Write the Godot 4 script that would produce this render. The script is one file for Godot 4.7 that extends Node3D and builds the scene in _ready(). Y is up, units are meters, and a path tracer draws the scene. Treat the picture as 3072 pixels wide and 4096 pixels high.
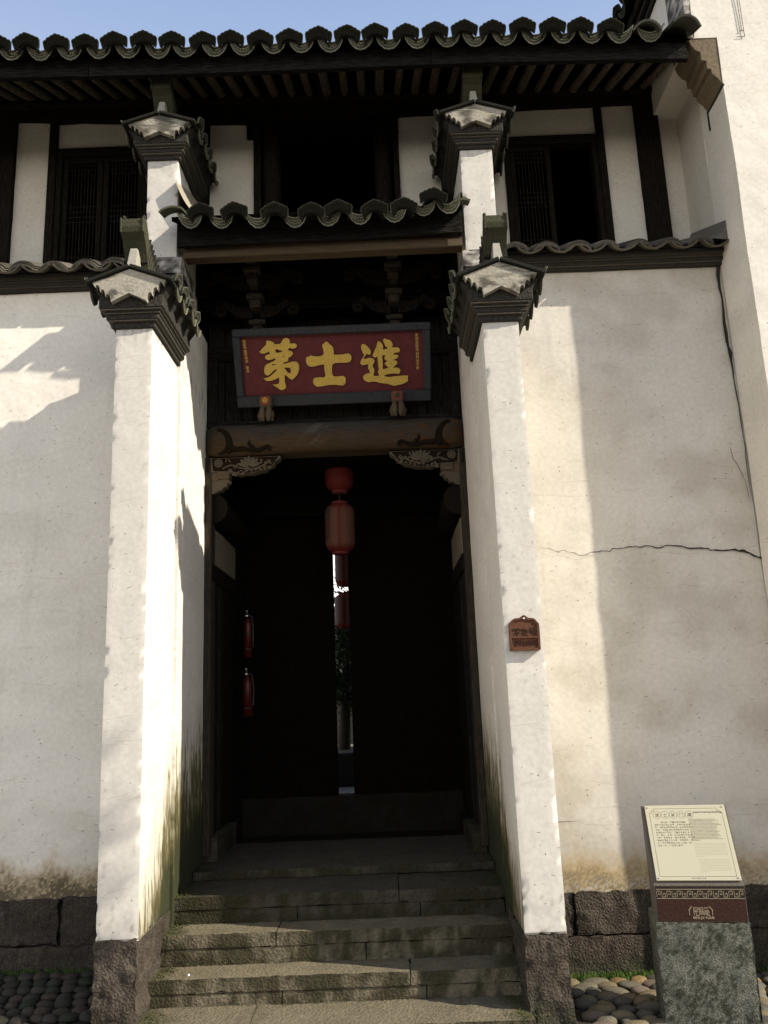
extends Node3D
# A whitewashed gate between two stepped wing walls, a timber house behind it, under a low sun from the right.

var M := {}
var na := FastNoiseLite.new()
var nb := FastNoiseLite.new()
var nc := FastNoiseLite.new()
var rng := RandomNumberGenerator.new()
var tile_mesh := {}

# ------------------------------------------------------------------ scene tree helpers
var taken := {}

func numbered(parent: Node, called: String) -> String:
	var key := "%d/%s" % [parent.get_instance_id(), called]
	taken[key] = taken.get(key, -1) + 1
	return called if taken[key] == 0 else "%s_%03d" % [called, taken[key]]

func thing(called: String, label: String, category: String, at := Vector3.ZERO, group := "") -> Node3D:
	var o := Node3D.new()
	o.name = numbered(self, called)
	add_child(o, true)
	o.position = at
	o.set_meta("label", label)
	o.set_meta("category", category)
	if group != "":
		o.set_meta("group", group)
	return o

func done(st: SurfaceTool, called: String, m: Material, parent: Node3D, tag := "") -> MeshInstance3D:
	st.generate_normals()
	var o := MeshInstance3D.new()
	o.name = numbered(parent, called)
	o.mesh = st.commit()
	o.material_override = m
	parent.add_child(o, true)
	if parent.get_parent() == self:
		o.position = -parent.position
	if tag != "":
		o.set_meta("label", tag)
	return o

func inst(mesh: Mesh, called: String, m: Material, parent: Node3D, t: Transform3D) -> MeshInstance3D:
	var o := MeshInstance3D.new()
	o.name = numbered(parent, called)
	o.mesh = mesh
	o.material_override = m
	parent.add_child(o, true)
	if parent.get_parent() == self:
		t.origin -= parent.position
	o.transform = t
	return o

func struct(st: SurfaceTool, called: String, m: Material) -> MeshInstance3D:
	st.generate_normals()
	var o := MeshInstance3D.new()
	o.name = called
	o.mesh = st.commit()
	o.material_override = m
	add_child(o, true)
	o.set_meta("kind", "structure")
	return o

# ------------------------------------------------------------------ mesh helpers
func mk() -> SurfaceTool:
	var st := SurfaceTool.new()
	st.begin(Mesh.PRIMITIVE_TRIANGLES)
	st.set_color(Color(1, 1, 1))
	st.set_smooth_group(-1)
	return st

func mesh_of(st: SurfaceTool) -> ArrayMesh:
	st.generate_normals()
	return st.commit()

func tri(st: SurfaceTool, a: Vector3, b: Vector3, c: Vector3, ua := Vector2.ZERO, ub := Vector2.ZERO, uc := Vector2.ZERO) -> void:
	st.set_uv(ua)
	st.add_vertex(a)
	st.set_uv(ub)
	st.add_vertex(b)
	st.set_uv(uc)
	st.add_vertex(c)

func quad(st: SurfaceTool, a: Vector3, b: Vector3, c: Vector3, d: Vector3, ua := Vector2(0, 0), ub := Vector2(1, 0), uc := Vector2(1, 1), ud := Vector2(0, 1)) -> void:
	tri(st, a, b, c, ua, ub, uc)
	tri(st, a, c, d, ua, uc, ud)

# a chamfered box; texture coordinates run along its longest side, in metres
func box(st: SurfaceTool, c: Vector3, s: Vector3, bas := Basis.IDENTITY, bev := 0.0) -> void:
	var h := s * 0.5
	var off := Vector2(rng.randf() * 5.0, rng.randf() * 5.0)
	var bv := minf(bev, minf(h.x, minf(h.y, h.z)) * 0.9)
	for ax in 3:
		var a := (ax + 1) % 3
		var b := (ax + 2) % 3
		for sg in [-1.0, 1.0]:
			var q: Array[Vector3] = []
			var u: Array[Vector2] = []
			for k in [[-1, -1], [1, -1], [1, 1], [-1, 1]]:
				var p := Vector3.ZERO
				p[ax] = h[ax] * sg
				p[a] = (h[a] - bv) * k[0]
				p[b] = (h[b] - bv) * k[1]
				q.append(c + bas * p)
				u.append((Vector2(p[a], p[b]) if s[a] <= s[b] else Vector2(p[b], p[a])) + off)
			if sg > 0:
				quad(st, q[3], q[2], q[1], q[0], u[3], u[2], u[1], u[0])
			else:
				quad(st, q[0], q[1], q[2], q[3], u[0], u[1], u[2], u[3])
	if bv <= 0.0:
		return
	for ax in 3:
		var a := (ax + 1) % 3
		var b := (ax + 2) % 3
		for sa in [-1.0, 1.0]:
			for sb in [-1.0, 1.0]:
				var q: Array[Vector3] = []
				for k in [[-1, 0], [1, 0], [1, 1], [-1, 1]]:
					var p := Vector3.ZERO
					p[ax] = (h[ax] - bv) * k[0]
					p[a] = (h[a] - (bv if k[1] == 1 else 0.0)) * sa
					p[b] = (h[b] - (0.0 if k[1] == 1 else bv)) * sb
					q.append(c + bas * p)
				var l := s[ax]
				if sa * sb > 0:
					quad(st, q[3], q[2], q[1], q[0], off + Vector2(bv, 0), off + Vector2(bv, l), off + Vector2(0, l), off)
				else:
					quad(st, q[0], q[1], q[2], q[3], off, off + Vector2(0, l), off + Vector2(bv, l), off + Vector2(bv, 0))
	for sx in [-1.0, 1.0]:
		for sy in [-1.0, 1.0]:
			for sz in [-1.0, 1.0]:
				var p0 := c + bas * Vector3(h.x * sx, (h.y - bv) * sy, (h.z - bv) * sz)
				var p1 := c + bas * Vector3((h.x - bv) * sx, h.y * sy, (h.z - bv) * sz)
				var p2 := c + bas * Vector3((h.x - bv) * sx, (h.y - bv) * sy, h.z * sz)
				if sx * sy * sz > 0:
					tri(st, p0, p2, p1, off, off, off)
				else:
					tri(st, p0, p1, p2, off, off, off)

func span(st: SurfaceTool, a: Vector3, b: Vector3, bev := 0.0) -> void:
	box(st, (a + b) * 0.5, (b - a).abs(), Basis.IDENTITY, bev)

# a bar from a to b, w wide (sideways) and h high
func bar(st: SurfaceTool, a: Vector3, b: Vector3, w: float, h: float, bev := 0.0, up := Vector3.UP) -> void:
	var f := (b - a).normalized()
	var r := f.cross(up).normalized()
	box(st, (a + b) * 0.5, Vector3(w, h, a.distance_to(b)), Basis(r, f.cross(r) * -1.0, f * -1.0), bev)

# a tube through points, with one radius for each
func tube(st: SurfaceTool, pts: Array, rad: Array, n := 8, closed_ends := true) -> void:
	var rings := []
	var ref := Vector3.UP
	var run := 0.0
	for i in pts.size():
		var f: Vector3 = (pts[mini(i + 1, pts.size() - 1)] - pts[maxi(i - 1, 0)]).normalized()
		if absf(f.dot(ref)) > 0.95:
			ref = Vector3.RIGHT if absf(f.x) < 0.8 else Vector3.BACK
		var r := f.cross(ref).normalized()
		var u := r.cross(f).normalized()
		ref = u
		if i > 0:
			run += pts[i].distance_to(pts[i - 1])
		var ring := []
		for k in n + 1:
			var t := TAU * k / n
			ring.append([pts[i] + (r * cos(t) + u * sin(t)) * rad[i], Vector2(t * rad[i], run)])
		rings.append(ring)
	st.set_smooth_group(7)
	for i in rings.size() - 1:
		for k in n:
			var a = rings[i][k]
			var b = rings[i][k + 1]
			var c = rings[i + 1][k + 1]
			var d = rings[i + 1][k]
			quad(st, a[0], b[0], c[0], d[0], a[1], b[1], c[1], d[1])
	st.set_smooth_group(-1)
	if closed_ends:
		for e in [0, rings.size() - 1]:
			var q: Vector3 = pts[e]
			for k in n:
				if e == 0:
					tri(st, q, rings[e][k + 1][0], rings[e][k][0])
				else:
					tri(st, q, rings[e][k][0], rings[e][k + 1][0])

# a profile of (radius, height) turned about the y axis
func lathe(st: SurfaceTool, prof: Array, at: Vector3, n := 20) -> void:
	st.set_smooth_group(5)
	for i in prof.size() - 1:
		for k in n:
			var t0 := TAU * k / n
			var t1 := TAU * (k + 1) / n
			var p: Vector2 = prof[i]
			var q: Vector2 = prof[i + 1]
			quad(st, at + Vector3(cos(t0) * p.x, p.y, sin(t0) * p.x), at + Vector3(cos(t1) * p.x, p.y, sin(t1) * p.x), at + Vector3(cos(t1) * q.x, q.y, sin(t1) * q.x), at + Vector3(cos(t0) * q.x, q.y, sin(t0) * q.x))
	st.set_smooth_group(-1)

# a flat outline (with holes bridged in) given depth along +z of the frame t
func extr(st: SurfaceTool, outline: PackedVector2Array, depth: float, t := Transform3D.IDENTITY, holes := [], face_only := false) -> void:
	var poly := outline.duplicate()
	if Geometry2D.is_polygon_clockwise(poly):
		poly.reverse()
	var rims := [poly.duplicate()]
	for hh in holes:
		var h: PackedVector2Array = hh.duplicate()
		if not Geometry2D.is_polygon_clockwise(h):
			h.reverse()
		rims.append(h)
		var best := 1e9
		var bi := 0
		var bj := 0
		for i in poly.size():
			for j in h.size():
				var d := poly[i].distance_squared_to(h[j])
				if d < best:
					best = d
					bi = i
					bj = j
		var joined := PackedVector2Array()
		for i in poly.size():
			joined.append(poly[i])
			if i == bi:
				for j in h.size() + 1:
					joined.append(h[(bj + j) % h.size()] + (Vector2(1e-5, 1e-5) if j == h.size() else Vector2.ZERO))
				joined.append(poly[i] + Vector2(1e-5, 1e-5))
		poly = joined
	var idx := Geometry2D.triangulate_polygon(poly)
	for k in range(0, idx.size(), 3):
		var q: Array[Vector3] = []
		var u: Array[Vector2] = []
		for j in 3:
			var p := poly[idx[k + j]]
			u.append(p)
			q.append(Vector3(p.x, p.y, depth))
		var flip := (q[1] - q[0]).cross(q[2] - q[0]).z > 0.0
		if flip:
			tri(st, t * q[0], t * q[2], t * q[1], u[0], u[2], u[1])
		else:
			tri(st, t * q[0], t * q[1], t * q[2], u[0], u[1], u[2])
		if not face_only:
			for j in 3:
				q[j].z = 0.0
			if flip:
				tri(st, t * q[0], t * q[1], t * q[2], u[0], u[1], u[2])
			else:
				tri(st, t * q[0], t * q[2], t * q[1], u[0], u[2], u[1])
	for rim in rims:
		var n: int = rim.size()
		var run := 0.0
		for i in n:
			var a: Vector2 = rim[i]
			var b: Vector2 = rim[(i + 1) % n]
			var l := a.distance_to(b)
			quad(st, t * Vector3(a.x, a.y, depth), t * Vector3(b.x, b.y, depth), t * Vector3(b.x, b.y, 0), t * Vector3(a.x, a.y, 0), Vector2(0, run), Vector2(0, run + l), Vector2(depth, run + l), Vector2(depth, run))
			run += l

# a curved shell between angles a0 and a1, from z0 to z1, r inside and t thick
func shell(st: SurfaceTool, r: float, t: float, a0: float, a1: float, n: int, z0: float, z1: float, x := Transform3D.IDENTITY, r2 := -1.0) -> void:
	if r2 < 0.0:
		r2 = r
	for i in n:
		var p := lerpf(a0, a1, float(i) / n)
		var q := lerpf(a0, a1, float(i + 1) / n)
		var dp := Vector3(cos(p), sin(p), 0)
		var dq := Vector3(cos(q), sin(q), 0)
		var f := Vector3(0, 0, z0)
		var b := Vector3(0, 0, z1)
		st.set_smooth_group(2)
		quad(st, x * (dp * (r + t) + f), x * (dq * (r + t) + f), x * (dq * (r2 + t) + b), x * (dp * (r2 + t) + b))
		st.set_smooth_group(3)
		quad(st, x * (dq * r + f), x * (dp * r + f), x * (dp * r2 + b), x * (dq * r2 + b))
		st.set_smooth_group(-1)
		quad(st, x * (dp * r + f), x * (dq * r + f), x * (dq * (r + t) + f), x * (dp * (r + t) + f))
		if i == 0:
			quad(st, x * (dp * r + f), x * (dp * (r + t) + f), x * (dp * (r2 + t) + b), x * (dp * r2 + b))
		if i == n - 1:
			quad(st, x * (dq * (r + t) + f), x * (dq * r + f), x * (dq * r2 + b), x * (dq * (r2 + t) + b))

# an uneven box: fine faces are cut into cells, pushed about by noise and tinted point by point
func uneven(st: SurfaceTool, a: Vector3, b: Vector3, cell: float, amp: float, fr: float, fine: String, look: String, chip := 0.0) -> void:
	var g := 0
	for ax in 3:
		for sg in [0, 1]:
			g += 1
			var key: String = ["x", "y", "z"][ax] + ["-", "+"][sg]
			var u := (ax + 1) % 3
			var v := (ax + 2) % 3
			var lu := b[u] - a[u]
			var lv := b[v] - a[v]
			var detailed := fine.contains(key)
			var nu := maxi(1, ceili(lu / cell)) if detailed else 1
			var nv := maxi(1, ceili(lv / cell)) if detailed else 1
			var nrm := Vector3.ZERO
			nrm[ax] = 1.0 if sg == 1 else -1.0
			var pos := PackedVector3Array()
			var col := PackedColorArray()
			pos.resize((nu + 1) * (nv + 1))
			col.resize((nu + 1) * (nv + 1))
			for i in nu + 1:
				for j in nv + 1:
					var p := Vector3.ZERO
					p[ax] = b[ax] if sg == 1 else a[ax]
					p[u] = a[u] + lu * i / nu
					p[v] = a[v] + lv * j / nv
					var k := i * (nv + 1) + j
					col[k] = tint(look, p, nrm)
					pos[k] = p + (heave(p, amp, fr, a, b, chip) if detailed else Vector3.ZERO)
			st.set_smooth_group(g)
			for i in nu:
				for j in nv:
					var k0 := i * (nv + 1) + j
					var k1 := (i + 1) * (nv + 1) + j
					var ids := [k0, k1, k1 + 1, k0, k1 + 1, k0 + 1]
					if sg == 1:
						ids = [k0, k1 + 1, k1, k0, k0 + 1, k1 + 1]
					for k in ids:
						st.set_color(col[k])
						st.set_uv(Vector2(pos[k][u], pos[k][v]))
						st.add_vertex(pos[k])
	st.set_color(Color.WHITE)
	st.set_smooth_group(-1)

func heave(p: Vector3, amp: float, fr: float, a: Vector3, b: Vector3, chip: float) -> Vector3:
	var q := p * fr
	var d := Vector3(na.get_noise_3dv(q), na.get_noise_3dv(q + Vector3(31.7, 5.1, 9.3)), na.get_noise_3dv(q + Vector3(7.7, 51.3, 22.9))) * amp
	if chip > 0.0:
		var w := Vector3.ZERO
		var near := 0
		for k in 3:
			var lo := p[k] - a[k]
			var hi := b[k] - p[k]
			if lo < chip:
				w[k] = 1.0 - lo / chip
				near += 1
			elif hi < chip:
				w[k] = -(1.0 - hi / chip)
				near += 1
		if near >= 2:
			var e := w.abs()
			var second := e.x + e.y + e.z - maxf(e.x, maxf(e.y, e.z)) - minf(e.x, minf(e.y, e.z))
			d += w * second * chip * (0.08 + 1.6 * maxf(0.0, nb.get_noise_3dv(p * 14.0) - 0.22))
	return d

func ss(a: float, b: float, x: float) -> float:
	return smoothstep(a, b, x)

func step_top(z: float) -> float:
	if z < 0.07:
		return 0.535
	if z < 0.514:
		return 0.479
	if z < 0.735:
		return 0.325
	if z < 0.955:
		return 0.16
	return 0.02

# the colour of a surface at a point: limewash, stains, moss, bare stone, some painted shade
func tint(look: String, p: Vector3, n: Vector3) -> Color:
	var big := na.get_noise_3dv(p * Vector3(1.1, 1.6, 1.1))
	var mid := nb.get_noise_3dv(p * 3.7)
	var fin := nc.get_noise_3dv(p * 21.0)
	if look.begins_with("plaster"):
		var c := Color(0.70, 0.655, 0.575)
		c = c * (1.0 + 0.07 * big + 0.05 * mid + 0.02 * fin)
		var cloud := na.get_noise_3dv(p * Vector3(1.3, 2.3, 1.3) + Vector3(40, 0, 0))
		c = c.lerp(Color(0.50, 0.46, 0.385), 0.26 * ss(0.05, 0.6, cloud))
		var run := nb.get_noise_3dv(Vector3(p.x * 9.0, p.y * 0.55, p.z * 9.0))
		c = c.lerp(Color(0.40, 0.38, 0.33), 0.22 * ss(0.25, 0.7, run))
		if look == "plaster_pier" or p.y < 0.9:
			var speck := nc.get_noise_3dv(p * Vector3(61.0, 37.0, 61.0)) + 0.3 * mid
			c = c.lerp(Color(0.22, 0.19, 0.14), 0.5 * ss(0.68, 0.8, speck))
		if look == "plaster_wall":
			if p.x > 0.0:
				c = c * 0.94  # right wall lowered in colour for occlusion by the neighbouring house
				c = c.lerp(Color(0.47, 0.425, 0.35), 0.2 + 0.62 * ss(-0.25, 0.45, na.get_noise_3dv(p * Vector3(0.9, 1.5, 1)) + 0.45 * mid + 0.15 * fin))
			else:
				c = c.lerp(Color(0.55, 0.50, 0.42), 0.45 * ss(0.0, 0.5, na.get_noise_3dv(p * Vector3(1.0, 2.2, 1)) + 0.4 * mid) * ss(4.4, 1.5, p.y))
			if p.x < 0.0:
				c = c * 1.13  # left wall raised in colour to stand for stronger sky light
			var lowest := 0.40 if p.x > 0.0 else 0.46
			var h := p.y - lowest
			var k := h + 0.11 * mid + 0.05 * fin
			c = c.lerp(Color(0.43, 0.31, 0.14), 0.8 * ss(0.30, 0.08, k))
			var grit := nc.get_noise_3dv(p * Vector3(52.0, 44.0, 52.0))
			c = c.lerp(Color(0.10, 0.082, 0.05), (0.95 if p.x < 0.0 else 0.7) * ss(0.19, 0.03, k + 0.09 * grit) * ss(-0.5, 0.1 if p.x > 0.0 else -0.3, grit))
			if p.x > 0.0:
				c = c.lerp(Color(0.6, 0.57, 0.5), 0.6 * ss(0.1, 0.0, h) * ss(0.0, 0.3, grit))
		elif look == "plaster_pier":
			var h := p.y - 0.42
			c = c.lerp(Color(0.30, 0.28, 0.24), 0.5 * ss(0.25, 0.0, h + 0.2 * mid) * ss(-0.1, 0.4, fin))
			c = c.lerp(Color(0.10, 0.10, 0.11), 0.75 * ss(0.10, 0.34, nb.get_noise_3dv(Vector3(p.x * 30.0, p.y * 4.0, p.z * 30.0))) * ss(0.22, 0.0, minf(absf(p.y - 3.87), absf(p.y - 5.49)) + 0.05))
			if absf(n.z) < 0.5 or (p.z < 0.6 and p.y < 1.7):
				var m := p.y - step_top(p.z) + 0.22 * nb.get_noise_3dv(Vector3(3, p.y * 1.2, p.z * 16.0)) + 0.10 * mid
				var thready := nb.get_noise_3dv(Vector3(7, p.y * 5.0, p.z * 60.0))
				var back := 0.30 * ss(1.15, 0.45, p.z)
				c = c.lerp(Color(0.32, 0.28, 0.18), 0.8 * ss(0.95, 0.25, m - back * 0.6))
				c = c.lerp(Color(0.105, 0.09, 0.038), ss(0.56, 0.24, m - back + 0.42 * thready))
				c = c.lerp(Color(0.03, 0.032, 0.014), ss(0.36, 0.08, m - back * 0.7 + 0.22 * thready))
			else:
				c = c.lerp(Color(0.48, 0.455, 0.42), 0.55)
				c = c.lerp(Color(0.20, 0.18, 0.14), 0.7 * ss(0.35, 0.6, nb.get_noise_3dv(Vector3(p.x * 26.0, p.y * 6.0, 1))) * ss(1.0, 0.42, p.y))
		elif look == "plaster_old":
			c = c.lerp(Color(0.50, 0.455, 0.37), 0.45 + 0.25 * mid)
		elif look == "plaster_dimmed":
			c = c * Color(0.24, 0.21, 0.165)  # white plaster darkened in its colour for the shade inside the porch
		elif look == "plaster_grimy":
			var g := 0.5 + 0.9 * nb.get_noise_3dv(p * Vector3(5, 14, 5)) + 0.4 * fin
			c = c.lerp(Color(0.055, 0.05, 0.045), clampf(g + 0.28, 0.0, 1.0))
		return c
	if look == "block":
		var c := Color(0.083, 0.066, 0.049) * (1.0 + 0.35 * mid + 0.3 * fin)
		c = c.lerp(Color(0.15, 0.125, 0.10), 0.5 * ss(0.1, 0.5, big + 0.4 * fin))
		return c.lerp(Color(0.05, 0.06, 0.025), 0.7 * ss(0.12, -0.1, p.y + 0.12 * mid))
	if look == "step":
		var c := (Color(0.17, 0.146, 0.10) if p.z > 0.52 else (Color(0.075, 0.066, 0.05) if p.z > -1.0 else Color(0.018, 0.016, 0.012))) * (1.0 + 0.18 * mid + 0.22 * fin)  # treads in sun paler; porch floor and threshold darkened for shade in the colour
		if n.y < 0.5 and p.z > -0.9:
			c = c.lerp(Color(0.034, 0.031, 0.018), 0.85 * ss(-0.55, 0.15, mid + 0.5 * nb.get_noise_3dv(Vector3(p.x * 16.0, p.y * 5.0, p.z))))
		elif p.z > -0.9:
			c = c.lerp(Color(0.05, 0.055, 0.022), 0.7 * ss(0.16, 0.0, minf(p.x + 1.365, 0.645 - p.x) + 0.12 * mid))
		return c
	if look == "mossy":
		var c := Color(0.21, 0.205, 0.165) * (1.0 + 0.25 * mid)
		var m := 0.6 * nb.get_noise_3dv(p * 9.0) + 1.1 * nc.get_noise_3dv(p * 44.0)
		return c.lerp(Color(0.05, 0.054, 0.032), 0.92 * ss(-0.2, 0.45, m + 0.25 * big))
	if look == "pale_old":
		var older := 0.25 if p.y > 5.0 else 0.0
		var c := Color(0.40, 0.365, 0.295) * (1.0 + 0.2 * mid)
		var m := 0.9 * nb.get_noise_3dv(p * 7.0) + 0.35 * fin
		c = c.lerp(Color(0.33, 0.30, 0.16), 0.5 * ss(0.2, 0.6, na.get_noise_3dv(p * 6.0)))
		return c.lerp(Color(0.075, 0.066, 0.052), 0.9 * ss(0.05 - older, 0.42 - older, m))
	if look == "earth":
		return Color(0.07, 0.062, 0.042) * (1.0 + 0.3 * mid)
	return Color(1, 1, 1)

# ------------------------------------------------------------------ materials
func lin(r: float, g: float, b: float) -> Color:
	return Color(r, g, b).linear_to_srgb()

func noise_tex(freq: float, lo: float, hi: float, seed_: int, bump := 0.0, oct := 4) -> NoiseTexture2D:
	var n := FastNoiseLite.new()
	n.noise_type = FastNoiseLite.TYPE_SIMPLEX_SMOOTH
	n.frequency = freq
	n.fractal_octaves = oct
	n.seed = seed_
	var t := NoiseTexture2D.new()
	t.width = 512
	t.height = 512
	t.seamless = true
	t.noise = n
	if bump > 0.0:
		t.as_normal_map = true
		t.bump_strength = bump
	else:
		var g := Gradient.new()
		g.set_color(0, Color(lo, lo, lo))
		g.set_color(1, Color(hi, hi, hi))
		t.color_ramp = g
	return t

func surf(c: Color, rough: float, tex: Texture2D = null, nrm: Texture2D = null, scale := Vector3(1, 1, 1), tri_ := true, depth := 1.0, vcol := false) -> StandardMaterial3D:
	var m := StandardMaterial3D.new()
	m.albedo_color = c
	m.roughness = rough
	m.metallic_specular = 0.35
	if tex:
		m.albedo_texture = tex
	if nrm:
		m.normal_enabled = true
		m.normal_texture = nrm
		m.normal_scale = depth
	m.uv1_triplanar = tri_
	m.uv1_world_triplanar = tri_
	m.uv1_scale = scale
	m.vertex_color_use_as_albedo = vcol
	m.cull_mode = BaseMaterial3D.CULL_DISABLED
	return m

# fine grain of brushed limewash, with pits, nicks and short scratches scattered over it
func limewash() -> ImageTexture:
	var n := FastNoiseLite.new()
	n.seed = 12
	n.frequency = 0.05
	n.fractal_octaves = 4
	var src := n.get_seamless_image(1024, 1024)
	var img := Image.create(1024, 1024, false, Image.FORMAT_RGB8)
	for y in 1024:
		for x in 1024:
			var v := 0.93 + 0.07 * src.get_pixel(x, y).r
			img.set_pixel(x, y, Color(v, v, v))
	var r := RandomNumberGenerator.new()
	r.seed = 99
	for i in 420:
		var p := Vector2i(r.randi_range(4, 1010), r.randi_range(4, 1010))
		var d := r.randf_range(0.35, 0.8)
		var c := Color(d, d * 0.96, d * 0.9)
		if r.randf() < 0.6:
			img.fill_rect(Rect2i(p, Vector2i(r.randi_range(1, 3), r.randi_range(1, 4))), c)
		else:
			var q := Vector2(p)
			var dir := Vector2(r.randf_range(-1, 1), r.randf_range(-0.5, 0.5))
			for k in r.randi_range(4, 14):
				img.fill_rect(Rect2i(Vector2i(q), Vector2i(1, 2)), Color(0.68, 0.66, 0.61))
				q += dir
	for i in 60:
		var q := Vector2(r.randf_range(0, 1000), r.randf_range(0, 1000))
		var dir := Vector2(1, r.randf_range(-0.25, 0.25))
		for k in r.randi_range(30, 120):
			img.fill_rect(Rect2i(Vector2i(q), Vector2i(2, 1)), Color(0.88, 0.865, 0.83))
			q += dir + Vector2(0, r.randf_range(-0.7, 0.7))
			q = q.clamp(Vector2.ZERO, Vector2(1020, 1020))
	img.generate_mipmaps()
	return ImageTexture.create_from_image(img)

func materials() -> void:
	na.seed = 11
	na.frequency = 1.0
	na.fractal_octaves = 3
	nb.seed = 23
	nb.frequency = 1.0
	nb.fractal_octaves = 3
	nc.seed = 37
	nc.frequency = 1.0
	nc.fractal_octaves = 2
	rng.seed = 4242
	var soft := noise_tex(0.008, 0.92, 1.0, 1)
	var gritty := limewash()
	var mild := noise_tex(0.03, 0.8, 1.0, 9, 0.0, 4)
	var streak := noise_tex(0.02, 0.72, 1.0, 8, 0.0, 5)
	var spot := noise_tex(0.035, 0.55, 1.0, 2, 0.0, 5)
	var grain := noise_tex(0.02, 0.45, 1.0, 3, 0.0, 5)
	var n_soft := noise_tex(0.02, 0, 1, 4, 5.0, 5)
	var n_rough := noise_tex(0.04, 0, 1, 5, 9.0, 5)
	var n_grain := noise_tex(0.025, 0, 1, 6, 7.0, 4)
	M.plaster = surf(Color.WHITE, 0.92, gritty, n_soft, Vector3(0.47, 0.47, 0.47), true, 0.13, true)
	M.block = surf(Color.WHITE, 0.95, spot, n_rough, Vector3(2.5, 2.5, 2.5), true, 1.4, true)
	M.step = surf(Color.WHITE, 0.9, mild, n_rough, Vector3(2.2, 2.2, 2.2), true, 0.7, true)
	M.lichen = surf(lin(0.075, 0.072, 0.04), 0.95, spot, n_rough, Vector3(4, 4, 4), true, 0.7)
	M.mossy = surf(Color.WHITE, 0.95, spot, n_rough, Vector3(4, 4, 4), true, 1.0, true)
	M.pale_old = surf(Color.WHITE, 0.92, mild, n_soft, Vector3(3, 3, 3), true, 0.5, true)
	M.earth = surf(Color.WHITE, 1.0, spot, n_rough, Vector3(1.5, 1.5, 1.5), true, 1.2, true)
	M.paving = surf(lin(0.44, 0.39, 0.31), 0.95, spot, n_rough, Vector3(0.7, 0.7, 0.7), true, 0.8)
	M.wood = surf(lin(0.024, 0.019, 0.014), 0.8, grain, n_grain, Vector3(7, 0.8, 1), false, 0.9)
	M.wood_rafter = surf(lin(0.19, 0.145, 0.092), 0.85, grain, n_grain, Vector3(7, 0.8, 1), false, 0.9)
	M.wood_grey = surf(lin(0.03, 0.027, 0.024), 0.85, grain, n_grain, Vector3(7, 0.7, 1), false, 1.0)
	M.wood_black = surf(lin(0.008, 0.007, 0.0055), 0.8, grain, n_grain, Vector3(7, 0.8, 1), false, 0.8)
	M.wood_brown = surf(lin(0.10, 0.07, 0.04), 0.8, streak, n_grain, Vector3(9, 0.45, 1), false, 0.3)
	M.wood_carved = surf(lin(0.15, 0.12, 0.082), 0.85, spot, n_rough, Vector3(6, 6, 6), true, 0.9)
	M.jamb = surf(lin(0.055, 0.04, 0.025), 0.85, grain, n_grain, Vector3(7, 0.8, 1), false, 0.6)
	M.beam = surf(Color.WHITE, 0.8, streak, n_grain, Vector3(9, 0.45, 1), false, 0.3, true)
	M.wood_door = surf(lin(0.0075, 0.0055, 0.0037), 0.8, grain, n_grain, Vector3(8, 0.7, 1), false, 0.9)
	M.groove = surf(lin(0.013, 0.009, 0.006), 0.9)
	M.moss = surf(lin(0.05, 0.055, 0.016), 0.9, null, null, Vector3.ONE, false, 1.0, true)
	M.tile = surf(lin(0.42, 0.405, 0.34), 0.9, spot, n_rough, Vector3(5, 5, 5), true, 1.0, true)
	M.slab = surf(lin(0.042, 0.04, 0.033), 0.9, spot, n_rough, Vector3(5, 5, 5), true, 0.8)
	M.tile_dark = surf(lin(0.175, 0.168, 0.145), 0.9, spot, n_rough, Vector3(5, 5, 5), true, 1.0, true)
	M.tile_plain = surf(lin(0.20, 0.175, 0.135), 0.9, spot, n_rough, Vector3(5, 5, 5), true, 1.0, true)
	M.cornice = surf(lin(0.052, 0.046, 0.037), 0.92, spot, n_rough, Vector3(2.3, 2.3, 2.3), true, 0.5)
	M.fillet = surf(lin(0.24, 0.21, 0.165), 0.92, spot, n_rough, Vector3(4, 4, 4), true, 0.8)
	M.corbel = surf(lin(0.17, 0.13, 0.08), 0.92, mild, n_soft, Vector3(2, 2, 2), true, 0.5)
	M.red_panel = surf(lin(0.105, 0.017, 0.019), 0.6, mild, n_soft, Vector3(1, 1, 1), true, 0.3)
	M.slate = surf(lin(0.042, 0.046, 0.052), 0.7, spot, n_soft, Vector3(2, 2, 2), true, 0.5)
	M.gold = surf(lin(0.62, 0.42, 0.09), 0.5, mild, n_soft, Vector3(3, 3, 3), true, 0.3)
	M.gold.metallic = 0.25
	M.red_wood = surf(lin(0.30, 0.055, 0.035), 0.7, spot, n_soft, Vector3(5, 5, 5), true, 0.5)
	M.clay = surf(lin(0.17, 0.066, 0.032), 0.8, spot, n_rough, Vector3(6, 6, 6), true, 0.6)
	M.clay_cut = surf(lin(0.03, 0.013, 0.008), 0.9)
	M.rust = surf(lin(0.062, 0.02, 0.011), 0.65, spot, n_soft, Vector3(4, 4, 4), true, 0.5)
	M.rust_dark = surf(lin(0.036, 0.024, 0.017), 0.7, spot, n_soft, Vector3(4, 4, 4), true, 0.5)
	M.frame_grey = surf(lin(0.16, 0.135, 0.11), 0.7, spot, n_soft, Vector3(5, 5, 5), true, 0.5)
	M.brass = surf(lin(0.36, 0.32, 0.2), 0.45)
	M.ink = surf(lin(0.06, 0.052, 0.035), 0.7)
	M.grey_ink = surf(lin(0.19, 0.165, 0.105), 0.7)
	M.pale_ink = surf(lin(0.34, 0.27, 0.17), 0.6)
	M.steel = surf(lin(0.6, 0.6, 0.58), 0.25)
	M.steel.metallic = 0.9
	M.cloth = surf(Color.WHITE, 0.75, soft, n_soft, Vector3(6, 6, 6), true, 0.3, true)
	M.cloth.backlight = lin(0.2, 0.07, 0.05)
	M.cloth.backlight_enabled = true
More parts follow.
